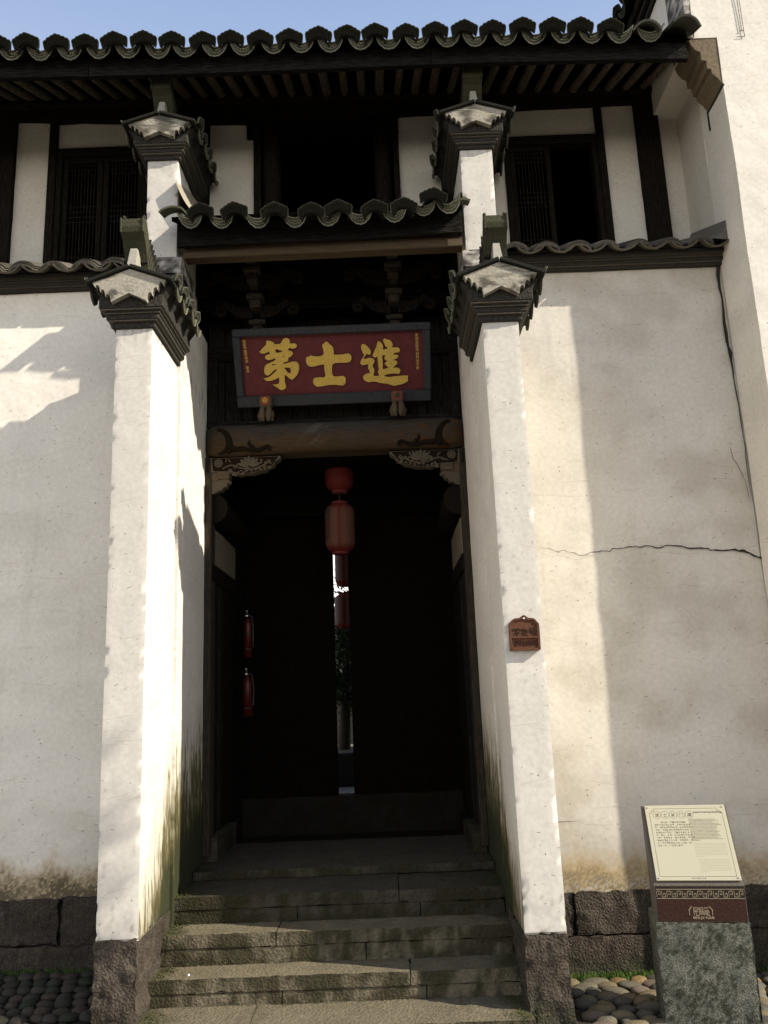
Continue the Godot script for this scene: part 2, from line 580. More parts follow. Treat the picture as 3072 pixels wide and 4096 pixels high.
	M.cloth_far = surf(lin(1, 1, 1), 0.75, soft, n_soft, Vector3(6, 6, 6), true, 0.3, true)
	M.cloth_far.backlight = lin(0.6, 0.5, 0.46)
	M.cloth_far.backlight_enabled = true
	M.tassel = surf(lin(0.12, 0.02, 0.02), 0.9)
	M.black = surf(lin(0.02, 0.02, 0.02), 0.6)
	M.fire_red = surf(lin(0.055, 0.006, 0.004), 0.35)
	M.leaf = surf(lin(0.055, 0.085, 0.026), 0.6, null, null, Vector3.ONE, false, 1.0, true)
	M.leaf.backlight = lin(0.18, 0.26, 0.06)
	M.leaf.backlight_enabled = true
	M.bark = surf(lin(0.09, 0.07, 0.05), 0.95, spot, n_rough, Vector3(3, 3, 3), true, 1.0)
	M.grass = surf(lin(0.075, 0.13, 0.022), 0.8, null, null, Vector3.ONE, false, 1.0, true)
	M.cobble = surf(Color.WHITE, 0.75, spot, n_soft, Vector3(5, 5, 5), true, 0.5)
	for k in ["wood", "wood_black", "wood_door", "wood_grey", "step", "beam", "groove", "slab", "tile_dark"]:
		M[k].metallic_specular = 0.1
	M.crack = surf(lin(0.03, 0.026, 0.02), 1.0)

const DI := [139,332,166,358,194,384,198,409,209,414,231,408,249,399,257,383,277,384,300,384,315,404,329,422,342,427,357,425,373,413,376,397,370,383,392,385,412,385,424,376,425,361,417,352,394,345,374,353,360,349,358,338,362,332,379,329,390,320,393,309,384,295,367,284,355,280,353,258,339,250,315,244,314,236,329,236,362,244,388,249,413,248,428,235,433,214,433,196,425,169,413,147,394,127,373,112,352,126,335,143,323,154,316,130,316,105,320,84,325,67,320,52,305,41,284,38,261,54,239,70,222,82,245,81,266,85,274,97,276,134,250,123,217,113,191,110,173,115,155,131,182,136,208,145,235,167,262,190,259,197,241,192,221,172,202,157,185,152,170,163,165,181,167,204,174,224,189,237,213,247,234,254,260,270,256,279,238,275,217,269,198,269,184,276,179,291,186,304,201,310,220,313,214,330,200,327,179,319,156,319]
const DI_HOLES := [[259,339,269,347,280,344,295,338,312,337,315,330,298,324,273,318,264,327],
	[307,294,329,296,318,287],
	[228,236,235,238,244,234,260,236,258,232,239,227,228,226],
	[314,203,325,206,346,207,363,204,369,189,366,161,348,166,335,179,327,196]]
const SHI := [619,367,632,375,642,387,654,388,665,380,672,369,686,358,698,343,703,318,701,289,730,287,766,288,789,292,814,294,829,283,835,263,832,243,816,229,783,226,737,227,707,226,690,219,683,199,681,169,683,139,694,125,727,125,765,127,780,116,783,92,778,67,759,55,736,56,709,62,668,64,632,60,591,54,563,53,543,64,532,87,534,107,546,120,575,124,613,121,628,128,629,151,625,184,624,220,595,217,559,209,526,205,506,211,492,229,487,252,492,276,510,282,526,290,546,284,584,280,612,285,628,301,623,333,618,356]
const JIN := [914,353,929,360,947,353,965,335,980,314,984,296,976,278,965,280,959,288,944,278,929,259,930,247,943,247,956,253,975,255,996,250,1008,238,1008,222,995,204,993,186,1003,172,1006,157,1001,141,996,126,1001,117,1019,115,1038,117,1039,129,1031,148,1040,161,1036,208,1033,263,1013,256,994,267,1011,303,1028,338,1038,371,1047,376,1061,368,1074,352,1080,331,1072,316,1088,313,1111,319,1110,335,1097,332,1090,356,1079,378,1082,389,1096,394,1109,389,1117,383,1133,381,1145,367,1153,346,1144,326,1162,325,1186,326,1202,316,1206,298,1195,288,1169,286,1153,279,1160,271,1182,270,1192,259,1181,244,1162,236,1146,228,1164,228,1180,222,1182,207,1171,193,1155,182,1154,172,1178,175,1197,165,1204,152,1198,131,1187,126,1161,130,1137,131,1105,127,1075,118,1088,109,1115,104,1152,108,1195,110,1232,112,1262,110,1258,92,1260,70,1241,58,1211,46,1187,44,1166,37,1144,38,1121,47,1097,56,1070,59,1044,63,1018,72,991,76,962,71,938,79,923,89,916,105,921,123,941,136,969,141,968,158,957,177,962,208,938,205,914,201,899,217,907,239,919,254,933,277,920,301,911,327]
const JIN_HOLES := [[1069,269,1100,271,1086,258,1085,242,1098,230,1109,225,1092,216,1085,206,1097,191,1116,179,1091,168,1069,166,1071,206]]

# ------------------------------------------------------------------ tiles
func poly(a: Array) -> PackedVector2Array:
	var p := PackedVector2Array()
	for k in range(0, a.size(), 2):
		p.append(Vector2(a[k], a[k + 1]))
	return p

func millis(a: Array) -> PackedVector2Array:
	var p := PackedVector2Array()
	for k in range(0, a.size(), 2):
		p.append(Vector2(a[k], a[k + 1]) * 0.001)
	return p

# raised line along points, in the plane of the frame t
func raised(st: SurfaceTool, pts: PackedVector2Array, w: float, d: float, t: Transform3D) -> void:
	for i in pts.size() - 1:
		var a := pts[i]
		var b := pts[i + 1]
		var s := (b - a).normalized().orthogonal() * w * 0.5
		var q := [a + s, b + s, b - s, a - s]
		var f := []
		var g := []
		for v in q:
			f.append(t * Vector3(v.x, v.y, d))
			g.append(t * Vector3(v.x, v.y, 0))
		quad(st, f[0], f[1], f[2], f[3])
		quad(st, f[1], f[0], g[0], g[1])
		quad(st, f[3], f[2], g[2], g[3])

func cover_tile(length: float, seed_: int) -> ArrayMesh:
	var r := RandomNumberGenerator.new()
	r.seed = seed_
	var st := mk()
	st.set_color(Color(0.2, 0.2, 0.19))
	shell(st, 0.067, 0.014, 0.25, PI - 0.25, 10, 0.0, -length, Transform3D(Basis.IDENTITY, Vector3.ZERO), 0.06)
	var out := PackedVector2Array()
	var side := [[0.083, 0.036], [0.091, 0.062], [0.094, 0.096], [0.086, 0.107], [0.071, 0.110], [0.06, 0.121], [0.044, 0.124], [0.032, 0.134], [0.014, 0.137], [0.0, 0.145]]
	for v in side:
		out.append(Vector2(v[0] + r.randf_range(-0.002, 0.002), v[1] + r.randf_range(-0.002, 0.002)))
	for k in range(side.size() - 2, -1, -1):
		out.append(Vector2(-side[k][0] + r.randf_range(-0.002, 0.002), side[k][1] + r.randf_range(-0.002, 0.002)))
	var rim := out.duplicate()
	for k in range(1, 8):
		var a := PI - 0.42 - (PI - 0.84) * k / 8.0
		out.append(Vector2(cos(a) * 0.09, sin(a) * 0.083 - 0.006))
	var lean := Transform3D(Basis(Vector3.RIGHT, r.randf_range(0.02, 0.1)), Vector3(0, 0, -0.004))
	st.set_color(Color(0.15, 0.155, 0.135))
	extr(st, out, 0.014, lean)
	var face := lean * Transform3D(Basis.IDENTITY, Vector3(0, 0, 0.0135))
	st.set_color(Color(0.56, 0.56, 0.46))
	raised(st, rim, 0.007, 0.005, face)
	st.set_color(Color(0.27, 0.285, 0.22))
	for s in [0.86, 0.7]:
		var ring := PackedVector2Array()
		for v in rim:
			ring.append(Vector2(v.x * s, 0.08 + (v.y - 0.08) * s))
		raised(st, ring, 0.004, 0.003, face)
	for k in 9:
		var x := (k - 4) * 0.0155
		raised(st, PackedVector2Array([Vector2(x, 0.083), Vector2(x * 0.9 + r.randf_range(-0.005, 0.005), 0.093), Vector2(x, 0.102)]), 0.004, 0.003, face)
	return mesh_of(st)

func drip_tile(length: float, seed_: int) -> ArrayMesh:
	var r := RandomNumberGenerator.new()
	r.seed = seed_
	var st := mk()
	st.set_color(Color(0.17, 0.17, 0.16))
	shell(st, 0.115, 0.011, PI + 0.55, TAU - 0.55, 8, 0.0, -length, Transform3D(Basis.IDENTITY, Vector3(0, 0.122, 0)))
	var top := PackedVector2Array()
	var low := PackedVector2Array()
	for k in 9:
		var s := k / 8.0 * 2.0 - 1.0
		top.append(Vector2(s * 0.096, 0.05 * s * s))
	for k in 13:
		var s := 1.0 - k / 12.0 * 2.0
		low.append(Vector2(s * 0.094, 0.046 - 0.112 * pow(1.0 - s * s, 0.62) + 0.004 * absf(sin(k * PI / 2.0)) + r.randf_range(-0.0015, 0.0015)))
	var out := top.duplicate()
	out.append_array(low)
	var lean := Transform3D(Basis(Vector3.RIGHT, r.randf_range(-0.3, -0.12)), Vector3(0, 0, 0.0))
	st.set_color(Color(0.24, 0.24, 0.2))
	extr(st, out, 0.012, lean)
	var face := lean * Transform3D(Basis.IDENTITY, Vector3(0, 0, 0.0115))
	st.set_color(Color(0.8, 0.79, 0.64))
	raised(st, low, 0.007, 0.005, face)
	raised(st, top, 0.006, 0.004, face)
	st.set_color(Color(0.6, 0.6, 0.47))
	for f in [0.3, 0.62]:
		var ring := PackedVector2Array()
		for k in 9:
			var s := (k / 8.0 * 2.0 - 1.0) * 0.8
			ring.append(Vector2(s * 0.09, lerpf(0.05 * s * s, 0.046 - 0.112 * pow(1.0 - s * s, 0.62), f)))
		raised(st, ring, 0.005, 0.004, face)
	for k in 5:
		var x := (k - 2) * 0.022
		raised(st, PackedVector2Array([Vector2(x, -0.014), Vector2(x * 0.8, -0.03)]), 0.005, 0.004, face)
	return mesh_of(st)

func tiles() -> void:
	tile_mesh.cover = [cover_tile(0.6, 1), cover_tile(0.6, 2), cover_tile(0.6, 3)]
	tile_mesh.drip = [drip_tile(0.6, 4), drip_tile(0.6, 5), drip_tile(0.6, 6)]
	tile_mesh.cover_short = [cover_tile(0.3, 7), cover_tile(0.3, 8)]
	tile_mesh.drip_short = [drip_tile(0.3, 9), drip_tile(0.3, 10)]
	var arcs := []
	for k in 3:
		var st := mk()
		var t := 0.0
		for l in 3:
			st.set_color(Color(1, 1, 1) * (0.42 + 0.24 * ((l + k) % 3)))
			shell(st, 0.108, 0.011, 0.62 + 0.02 * l, PI - 0.62 - 0.03 * ((l + k) % 2), 8, -0.012 * l * (1 + k % 2) + 0.006 * k, -0.6, Transform3D(Basis(Vector3(0, 0, 1), 0.03 * (k - 1)), Vector3(0.003 * l, -0.108 + t, 0)))
			t += 0.0125
		arcs.append(mesh_of(st))
	tile_mesh.arch = arcs
	var pans := []
	for k in 2:
		var st := mk()
		st.set_color(Color(0.78, 0.74, 0.66))
		shell(st, 0.11, 0.013, PI + 0.62, TAU - 0.62, 8, 0.0, -0.6, Transform3D(Basis.IDENTITY, Vector3(0, 0.123, 0)))
		pans.append(mesh_of(st))
	tile_mesh.pan = pans

# ------------------------------------------------------------------ the stepped wing walls
func wing_cap(parent: Node3D, called: String, c: float, zf: float, zb: float, apex: float, k: float, orn: float) -> void:
	var st := mk()
	var rows := [[0.132, -0.365, -0.326], [0.160, -0.320, -0.286], [0.172, -0.282, -0.268], [0.196, -0.262, -0.185]]
	for r in rows:
		span(st, Vector3(c - r[0], apex + r[1] * k, zb), Vector3(c + r[0], apex + r[2] * k, zf + r[0] - 0.115), 0.006)
	extr(st, poly([-0.19, -0.186 * k, 0.19, -0.186 * k, 0.236, -0.118 * k, 0.0, -0.02, -0.236, -0.118 * k]), zf + 0.07 - zb, Transform3D(Basis.IDENTITY, Vector3(c, apex, zb)))
	var cap := done(st, called, M.cornice, parent)
	st = mk()
	for r in [[0.148, -0.3255, -0.3205], [0.168, -0.2855, -0.2825], [0.184, -0.2675, -0.2625]]:
		span(st, Vector3(c - r[0], apex + r[1] * k, zb), Vector3(c + r[0], apex + r[2] * k, zf + r[0] - 0.115 + 0.004))
	done(st, "fillet", M.fillet, cap)
	st = mk()
	var pd := PackedVector2Array([Vector2(0, -0.03), Vector2(-0.222, -0.112 * k)])
	for i in 3:
		var a := float(i) / 3.0
		var q := Vector2(-0.205, -0.142 * k).lerp(Vector2(-0.108, -0.236 * k), a)
		pd.append(q)
		pd.append(q + Vector2(0.005, 0.014))
		pd.append(q + Vector2(0.014, 0.017))
		pd.append(q + Vector2(0.025, 0.006))
	pd.append(Vector2(-0.106, -0.242 * k))
	pd.append(Vector2(-0.05, -0.212 * k))
	pd.append(Vector2(0.0, -0.187 * k))
	pd.append(Vector2(0.05, -0.212 * k))
	pd.append(Vector2(0.106, -0.242 * k))
	for i in range(2, -1, -1):
		var q := Vector2(0.205, -0.142 * k).lerp(Vector2(0.108, -0.236 * k), float(i) / 3.0)
		pd.append(q + Vector2(-0.025, 0.006))
		pd.append(q + Vector2(-0.014, 0.017))
		pd.append(q + Vector2(-0.005, 0.014))
		pd.append(q)
	pd.append(Vector2(0.222, -0.112 * k))
	pediment(st, pd, Vector3(c, apex, zf + 0.085))
	done(st, "pediment", M.pale_old, cap)
	st = mk()
	for s in [-1.0, 1.0]:
		var a := Vector3(c + s * 0.003, apex - 0.012, 0)
		var b := Vector3(c + s * 0.262, apex - 0.112 * k, 0)
		var mid := (a + b) * 0.5
		var bas := Basis(Vector3(0, 0, 1), atan2(b.y - a.y, b.x - a.x))
		box(st, Vector3(mid.x, mid.y, (zf + 0.145 + zb) * 0.5), Vector3(a.distance_to(b), 0.024, zf + 0.145 - zb), bas, 0.005)
	done(st, "roof_slab", M.slab, cap)
	var n := maxi(2, roundi((zf - zb) / 0.17))
	for s in [-1.0, 1.0]:
		for i in n:
			var z := zf + 0.05 - i * 0.17
			var bas := Basis(Vector3.UP, s * PI / 2).rotated(Vector3(0, 0, 1), -s * 0.38).scaled_local(Vector3(0.66, 0.66, 0.8))
			inst(tile_mesh.cover_short[i % 2], "cover_tile", M.tile, cap, Transform3D(bas, Vector3(c + s * (0.246 + rng.randf_range(-0.006, 0.01)), apex - 0.125 * k, z)))
			var b2 := Basis(Vector3.UP, s * PI / 2).rotated(Vector3(0, 0, 1), -s * 0.25).scaled_local(Vector3(0.62, 0.6, 0.8))
			inst(tile_mesh.drip_short[i % 2], "drip_tile", M.tile, cap, Transform3D(b2, Vector3(c + s * (0.256 + rng.randf_range(-0.006, 0.012)), apex - 0.135 * k, z - 0.085)))
	# the upturned ridge end
	st = mk()
	var prof := poly([0.055, 0.352, 0.098, 0.325, 0.108, 0.27, 0.1, 0.235, 0.06, 0.2, 0.015, 0.13, -0.03, 0.02, -0.45, 0.01, -0.45, 0.06, -0.3, 0.085, -0.16, 0.13, -0.06, 0.2, -0.005, 0.28, 0.025, 0.335])
	for i in prof.size():
		prof[i].y *= orn / 0.35
	extr(st, prof, 0.14, Transform3D(Basis(Vector3(0, 0, 1), Vector3(0, 1, 0), Vector3(1, 0, 0)), Vector3(c - 0.07, apex, zf)))
	for s in [-1.0, 1.0]:
		box(st, Vector3(c + s * 0.062, apex + orn + 0.004, zf + 0.06), Vector3(0.02, 0.02, 0.03), Basis.IDENTITY, 0.006)
		box(st, Vector3(c + s * 0.068, apex + orn * 0.8, zf + 0.085), Vector3(0.01, 0.1, 0.055), Basis(Vector3.RIGHT, 0.05), 0.003)
	done(st, "ridge_end", M.lichen, cap)
	st = mk()
	for i in 11:
		var z := zf - 0.035 - i * 0.036
		box(st, Vector3(c + rng.randf_range(-0.004, 0.004), apex + orn * (0.5 - 0.028 * i), z), Vector3(0.15, orn * 0.62 * (1.0 - i * 0.05), 0.012), Basis(Vector3.RIGHT, -0.35 - 0.02 * i), 0.003)
	done(st, "ridge_tiles", M.slab, cap)
	st = mk()
	st.set_color(Color(0.36, 0.34, 0.28))
	var y1 := apex + orn * 0.42
	quad(st, Vector3(c - 0.03, apex - 0.015, zf + 0.1), Vector3(c + 0.03, apex - 0.015, zf + 0.1), Vector3(c + 0.02, y1, zf + 0.055), Vector3(c - 0.02, y1, zf + 0.055))
	quad(st, Vector3(c + 0.03, apex - 0.015, zf + 0.1), Vector3(c + 0.034, apex - 0.015, zf - 0.02), Vector3(c + 0.024, y1, zf - 0.02), Vector3(c + 0.02, y1, zf + 0.055))
	quad(st, Vector3(c - 0.034, apex - 0.015, zf - 0.02), Vector3(c - 0.03, apex - 0.015, zf + 0.1), Vector3(c - 0.02, y1, zf + 0.055), Vector3(c - 0.024, y1, zf - 0.02))
	done(st, "ridge_stem", M.pale_old, cap)

func pediment(st: SurfaceTool, pd: PackedVector2Array, at: Vector3) -> void:
	var tmp := mk()
	extr(tmp, pd, 0.04)
	var arr := tmp.commit_to_arrays()
	var v: PackedVector3Array = arr[Mesh.ARRAY_VERTEX]
	# split the big face triangles once or twice so that the stains have points to sit on
	for k in range(0, v.size(), 3):
		split(st, v[k], v[k + 1], v[k + 2], at, 3)

func split(st: SurfaceTool, a: Vector3, b: Vector3, c: Vector3, at: Vector3, n: int) -> void:
	var l := maxf(a.distance_to(b), maxf(b.distance_to(c), c.distance_to(a)))
	if n == 0 or l < 0.02:
		for p in [a, b, c]:
			st.set_color(tint("pale_old", p + at, Vector3.BACK))
			st.add_vertex(p + at)
		return
	var ab := (a + b) * 0.5
	var bc := (b + c) * 0.5
	var ca := (c + a) * 0.5
	split(st, a, ab, ca, at, n - 1)
	split(st, ab, b, bc, at, n - 1)
	split(st, ca, bc, c, at, n - 1)
	split(st, ab, bc, ca, at, n - 1)

func wing(called: String, label: String, x0: float, x1: float, inner: float, top: float, apex: float, ux0: float, ux1: float, utop: float, uapex: float) -> void:
	var w := thing(called, label, "wall", Vector3((x0 + x1) * 0.5, -0.1, 0.86))
	var c := (x0 + x1) * 0.5
	var left := c < 0.0
	var st := mk()
	uneven(st, Vector3(x0, 0.42 if left else 0.375, 0.5), Vector3(x1, top + 0.02, 1.175), 0.018, 0.003, 1.2, "z+x+x-", "plaster_pier", 0.02)
	done(st, "pier", M.plaster, w)
	st = mk()
	# the deeper part of the wall, behind the front pier, two centimetres proud on the gate side
	var bx0 := x0 + 0.004 if left else inner
	var bx1 := inner if left else x1 - 0.004
	uneven(st, Vector3(bx0, 0.3, -0.26), Vector3(bx1, utop - 1.08, 0.555), 0.022, 0.004, 1.4, "z+x+" if left else "z+x-", "plaster_pier", 0.014)
	done(st, "inner_pier", M.plaster, w)
	st = mk()
	uneven(st, Vector3(ux0, utop - 1.08, -0.1), Vector3(ux1, utop + 0.02, 0.56), 0.02, 0.004, 1.4, "z+x+x-", "plaster_pier", 0.02)
	done(st, "upper_pier", M.plaster, w)
	st = mk()
	for r in [[0.0, -1.08, -1.0, 0.012], [0.0, -0.995, -0.93, 0.004], [0.0, -0.925, -0.80, 0.018]]:
		uneven(st, Vector3(ux0 - 0.01 - r[3], utop + r[1], 0.2), Vector3(ux1 + 0.022 + r[3], utop + r[2], 0.566 + r[3]), 0.02, 0.006, 6.0, "z+x+x-y-", "plaster_grimy", 0.012)
	done(st, "string_course", M.plaster, w)
	st = mk()
	uneven(st, Vector3(x0 - 0.004, -0.3, 0.5), Vector3(x1 + 0.002, 0.43 if left else 0.385, 1.182), 0.014, 0.02, 9.0, "z+x+x-", "block", 0.03)
	done(st, "foot_stone", M.block, w)
	wing_cap(w, "lower_cap", c, 1.175, 0.565, apex, 1.0, 0.352 if left else 0.325)
	wing_cap(w, "upper_cap", (ux0 + ux1) * 0.5, 0.56, -0.04, uapex, 0.86, 0.322)

# ------------------------------------------------------------------ plain walls to either side
func side_wall(called: String, label: String, x0: float, x1: float, base: float, foot: float, blocks: Array) -> Node3D:
	var w := thing(called, label, "wall", Vector3((x0 + x1) * 0.5, foot, 0.2))
	var st := mk()
	uneven(st, Vector3(x0, base + 0.42, 0.0), Vector3(x1, 4.6, 0.35), 0.03, 0.008, 1.1, "z+", "plaster_wall")
	uneven(st, Vector3(x0, base, 0.0), Vector3(x1, base + 0.42, 0.35), 0.011, 0.008, 1.1, "z+", "plaster_wall")
	done(st, "plaster_face", M.plaster, w)
	st = mk()
	var bands := [[0.385, 4.575, 4.597], [0.415, 4.600, 4.628], [0.405, 4.631, 4.643], [0.45, 4.646, 4.682]]
	for b in bands:
		span(st, Vector3(x0, b[1], 0.02), Vector3(x1, b[2], b[0]), 0.005)
	done(st, "cornice", M.cornice, w)
	st = mk()
	for b in [[0.4, 4.5975, 4.5995], [0.425, 4.6285, 4.6305], [0.43, 4.6435, 4.6455]]:
		span(st, Vector3(x0, b[1], 0.03), Vector3(x1, b[2], b[0]))
	done(st, "cornice_line", M.fillet, w)
	st = mk()
	bar(st, Vector3((x0 + x1) * 0.5, 4.69, 0.46), Vector3((x0 + x1) * 0.5, 4.965, -0.1), x1 - x0, 0.02)
	var slab := done(st, "eave_roof", M.slab, w)
	var tilt := Basis(Vector3.RIGHT, 0.455)
	var ph := 1.007 if x0 > 0.0 else -2.291
	for i in range(-14, 16):
		var x := ph + i * 0.2185
		if x > x0 + 0.03 and x < x1 - 0.04:
			inst(tile_mesh.arch[posmod(i, 3)], "eave_tile", M.tile_plain, slab, Transform3D(tilt * Basis(Vector3(0, 0, 1), rng.randf_range(-0.04, 0.04)), Vector3(x + rng.randf_range(-0.008, 0.008), 4.692 + rng.randf_range(-0.006, 0.006), 0.53 + rng.randf_range(-0.012, 0.012))))
		x += 0.10925
		if x > x0 + 0.06 and x < x1 - 0.06:
			inst(tile_mesh.pan[posmod(i, 2)], "eave_tile", M.tile_plain, slab, Transform3D(tilt, Vector3(x + rng.randf_range(-0.006, 0.006), 4.638 + rng.randf_range(-0.005, 0.005), 0.525)))
	if x0 > 0.0:
		st = mk()
		for k in 6:
			var a := k / 6.0
			var b := (k + 1) / 6.0
			var pts := []
			for f in [a, b]:
				var z := lerpf(0.53, -0.08, f)
				pts.append(Vector3(x1 - 0.003, lerpf(4.84, 5.10, f), z))
				pts.append(Vector3(x1 - 0.035, lerpf(4.745, 5.02, f), z))
				pts.append(Vector3(x1 - 0.10, lerpf(4.70, 4.985, f), z))
			st.set_color(Color(0.13, 0.12, 0.10))
			quad(st, pts[0], pts[1], pts[4], pts[3])
			quad(st, pts[1], pts[2], pts[5], pts[4])
			if k == 0:
				tri(st, pts[0], pts[1], Vector3(x1 - 0.003, 4.69, 0.53))
				tri(st, pts[1], pts[2], Vector3(x1 - 0.003, 4.69, 0.53))
		done(st, "mortar_fillet", M.plaster, w)
	for b in blocks:
		st = mk()
		uneven(st, Vector3(b[0], b[2], 0.05), Vector3(b[1], b[3], 0.362 + b[4]), 0.018, 0.016, 7.0, "z+y+", "block", 0.016)
		done(st, "base_stone", M.block, w)
	return w

func walls() -> void:
	wing("wing_wall", "white left wing wall beside the steps, its inner face brightly sunlit", -1.597, -1.372, -1.352, 3.87, 4.235, -1.617, -1.394, 5.49, 5.789)
	wing("wing_wall", "white right wing wall carrying the small brown clay plaque", 0.646, 0.868, 0.637, 3.86, 4.186, 0.652, 0.886, 5.455, 5.778)
	side_wall("front_wall", "weathered white wall left of the gate, under an arched tile eave", -4.3, -1.6, 0.46, -0.1, [[-4.3, -3.0, 0.2, 0.47, 0.0], [-2.99, -2.1, 0.21, 0.47, 0.004], [-2.09, -1.6, 0.2, 0.475, 0.0], [-4.3, -2.6, -0.2, 0.19, 0.02], [-2.59, -1.6, -0.2, 0.2, 0.016]])
	var w := side_wall("front_wall", "white wall with a long crack, behind the information stand", 0.87, 2.52, 0.385, -0.2, [[0.87, 1.075, 0.145, 0.395, 0.0], [1.083, 1.9, 0.15, 0.39, 0.006], [1.91, 2.52, 0.145, 0.395, 0.0], [0.87, 1.62, -0.25, 0.14, 0.014], [1.63, 2.52, -0.25, 0.142, 0.02]])
	var line := [[1.039, 2.556, 0.4], [1.09, 2.548, 0.5], [1.146, 2.523, 0.6], [1.2, 2.53, 0.7], [1.225, 2.517, 0.6], [1.29, 2.496, 0.7], [1.33, 2.491, 0.7], [1.40, 2.51, 0.9], [1.457, 2.517, 1.0], [1.50, 2.508, 0.9], [1.54, 2.53, 1.0], [1.599, 2.528, 1.1], [1.65, 2.537, 1.1], [1.70, 2.531, 1.3], [1.772, 2.537, 1.4], [1.82, 2.522, 1.5], [1.848, 2.521, 1.4], [1.897, 2.535, 1.5], [1.96, 2.53, 1.7], [2.02, 2.515, 1.7], [2.081, 2.508, 1.8], [2.15, 2.505, 1.9], [2.2, 2.492, 1.8], [2.266, 2.485, 2.1], [2.33, 2.489, 2.6], [2.39, 2.48, 3.2], [2.44, 2.462, 2.8], [2.523, 2.424, 2.4]]
	crack(w, "crack", line, 0.364)
	crack(w, "crack", [[2.5, 4.57, 5.0], [2.487, 4.45, 4.0], [2.493, 4.3, 3.0], [2.487, 4.05, 4.0], [2.498, 3.9, 5.0], [2.497, 3.7, 2.0], [2.506, 3.4, 1.4], [2.505, 3.1, 1.0], [2.512, 2.8, 0.8]], 0.362)
	crack(w, "crack", [[2.41, 3.2, 0.5], [2.415, 3.12, 0.7], [2.45, 3.05, 0.7], [2.48, 2.96, 0.6], [2.5, 2.8, 0.5]], 0.362)

func crack(parent: Node3D, called: String, line: Array, z: float) -> void:
	var st := mk()
	var up := []
	var dn := []
	for i in line.size():
		var steps := 1 if i == line.size() - 1 else 3
		for k in steps:
			var a = line[i]
			var b = line[mini(i + 1, line.size() - 1)]
			var f := float(k) / 3.0
			var j := 0.0 if k == 0 else rng.randf_range(-0.006, 0.006)
			var w := lerpf(a[2], b[2], f) * 0.0022 * rng.randf_range(0.7, 1.4)
			var p := Vector3(lerpf(a[0], b[0], f), lerpf(a[1], b[1], f), z)
			var d := Vector3(b[0] - a[0], b[1] - a[1], 0).normalized()
			if d.length() < 0.5:
				d = Vector3.RIGHT
			var s := Vector3(-d.y, d.x, 0)
			up.append(p + s * (w + j))
			dn.append(p + s * (j - w))
	for i in up.size() - 1:
		quad(st, up[i], up[i + 1], dn[i + 1], dn[i])
	done(st, called, M.crack, parent)

func right_building() -> void:
	var b := thing("neighbour_house", "tall white house wall at right, sunlit front above the information stand", "house", Vector3(3.5, -0.2, 0.3))
	var st := mk()
	uneven(st, Vector3(2.52, -0.3, 0.36), Vector3(3.5, 6.14, 0.78), 0.03, 0.008, 1.2, "z+x-", "plaster")
	uneven(st, Vector3(2.52, 4.6, -0.6), Vector3(2.62, 6.6, 0.359), 0.04, 0.008, 1.2, "x-", "plaster_old")
	uneven(st, Vector3(2.315, 6.14, -0.4), Vector3(3.5, 9.0, 0.78), 0.03, 0.008, 1.2, "z+x-", "plaster")
	uneven(st, Vector3(3.5, -0.3, -6.0), Vector3(8.0, 9.0, 0.78), 0.06, 0.008, 1.2, "z+", "plaster")
	st.set_color(Color(0.6, 0.56, 0.49))
	span(st, Vector3(2.53, -0.3, -6.0), Vector3(3.47, 4.58, 0.355))
	done(st, "wall", M.plaster, b)
	st = mk()
	var prof := [[2.519, 5.755], [2.49, 5.81], [2.452, 5.85], [2.452, 5.885], [2.425, 5.89], [2.425, 5.955], [2.392, 5.962], [2.392, 6.03], [2.362, 6.045], [2.335, 6.085], [2.318, 6.14]]
	var out := PackedVector2Array([Vector2(2.56, 6.142)])
	for v in prof:
		out.append(Vector2(v[0], v[1]))
	out.insert(1, Vector2(2.56, 5.755))
	extr(st, out, 0.29, Transform3D(Basis.IDENTITY, Vector3(0, 0, 0.487)))
	done(st, "corbel", M.corbel, b)
	st = mk()
	span(st, Vector3(2.513, 5.74, 0.5), Vector3(2.524, 5.757, 0.786))
	span(st, Vector3(2.512, 5.6, 0.483), Vector3(2.519, 5.757, 0.499))
	done(st, "corbel_joint", M.crack, b)
	# its stepped gable goes on above the frame: mouldings and tile eave seen from below
	st = mk()
	for r in [[2.28, 6.9, 6.935], [2.24, 6.94, 6.975], [2.2, 6.98, 7.05]]:
		span(st, Vector3(r[0], r[1], -0.6), Vector3(3.4, r[2], 0.82), 0.006)
	done(st, "gable_moulding", M.cornice, b)
	st = mk()
	bar(st, Vector3(2.75, 7.08, -0.6), Vector3(2.75, 7.08, 0.86), 1.24, 0.05)
	var eave := done(st, "gable_roof", M.slab, b)
	for i in 8:
		var z := 0.78 - i * 0.19
		var bas := Basis(Vector3.UP, -PI / 2).rotated(Vector3(0, 0, 1), 0.38).scaled_local(Vector3(0.8, 0.8, 0.8))
		inst(tile_mesh.cover_short[i % 2], "cover_tile", M.tile_dark, eave, Transform3D(bas, Vector3(2.13, 7.04, z)))
		inst(tile_mesh.drip_short[i % 2], "drip_tile", M.tile_dark, eave, Transform3D(bas, Vector3(2.12, 7.03, z - 0.095)))
	st = mk()
	for x in [[2.70, 6.4, 0.0], [2.715, 6.35, 0.0]]:
		span(st, Vector3(x[0], x[1] - 0.22, 0.79), Vector3(x[0] + 0.004, x[1] + 0.45, 0.792))
	span(st, Vector3(2.685, 6.18, 0.79), Vector3(2.72, 6.184, 0.792))
	span(st, Vector3(2.66, 6.13, 0.79), Vector3(2.715, 6.134, 0.792))
	done(st, "painted_line", M.fillet, b)
	st = mk()
	uneven(st, Vector3(2.308, 6.15, 0.5), Vector3(2.36, 7.2, 0.788), 0.02, 0.01, 5.0, "z+x-", "plaster_grimy", 0.01)
	done(st, "stained_corner", M.plaster, b)

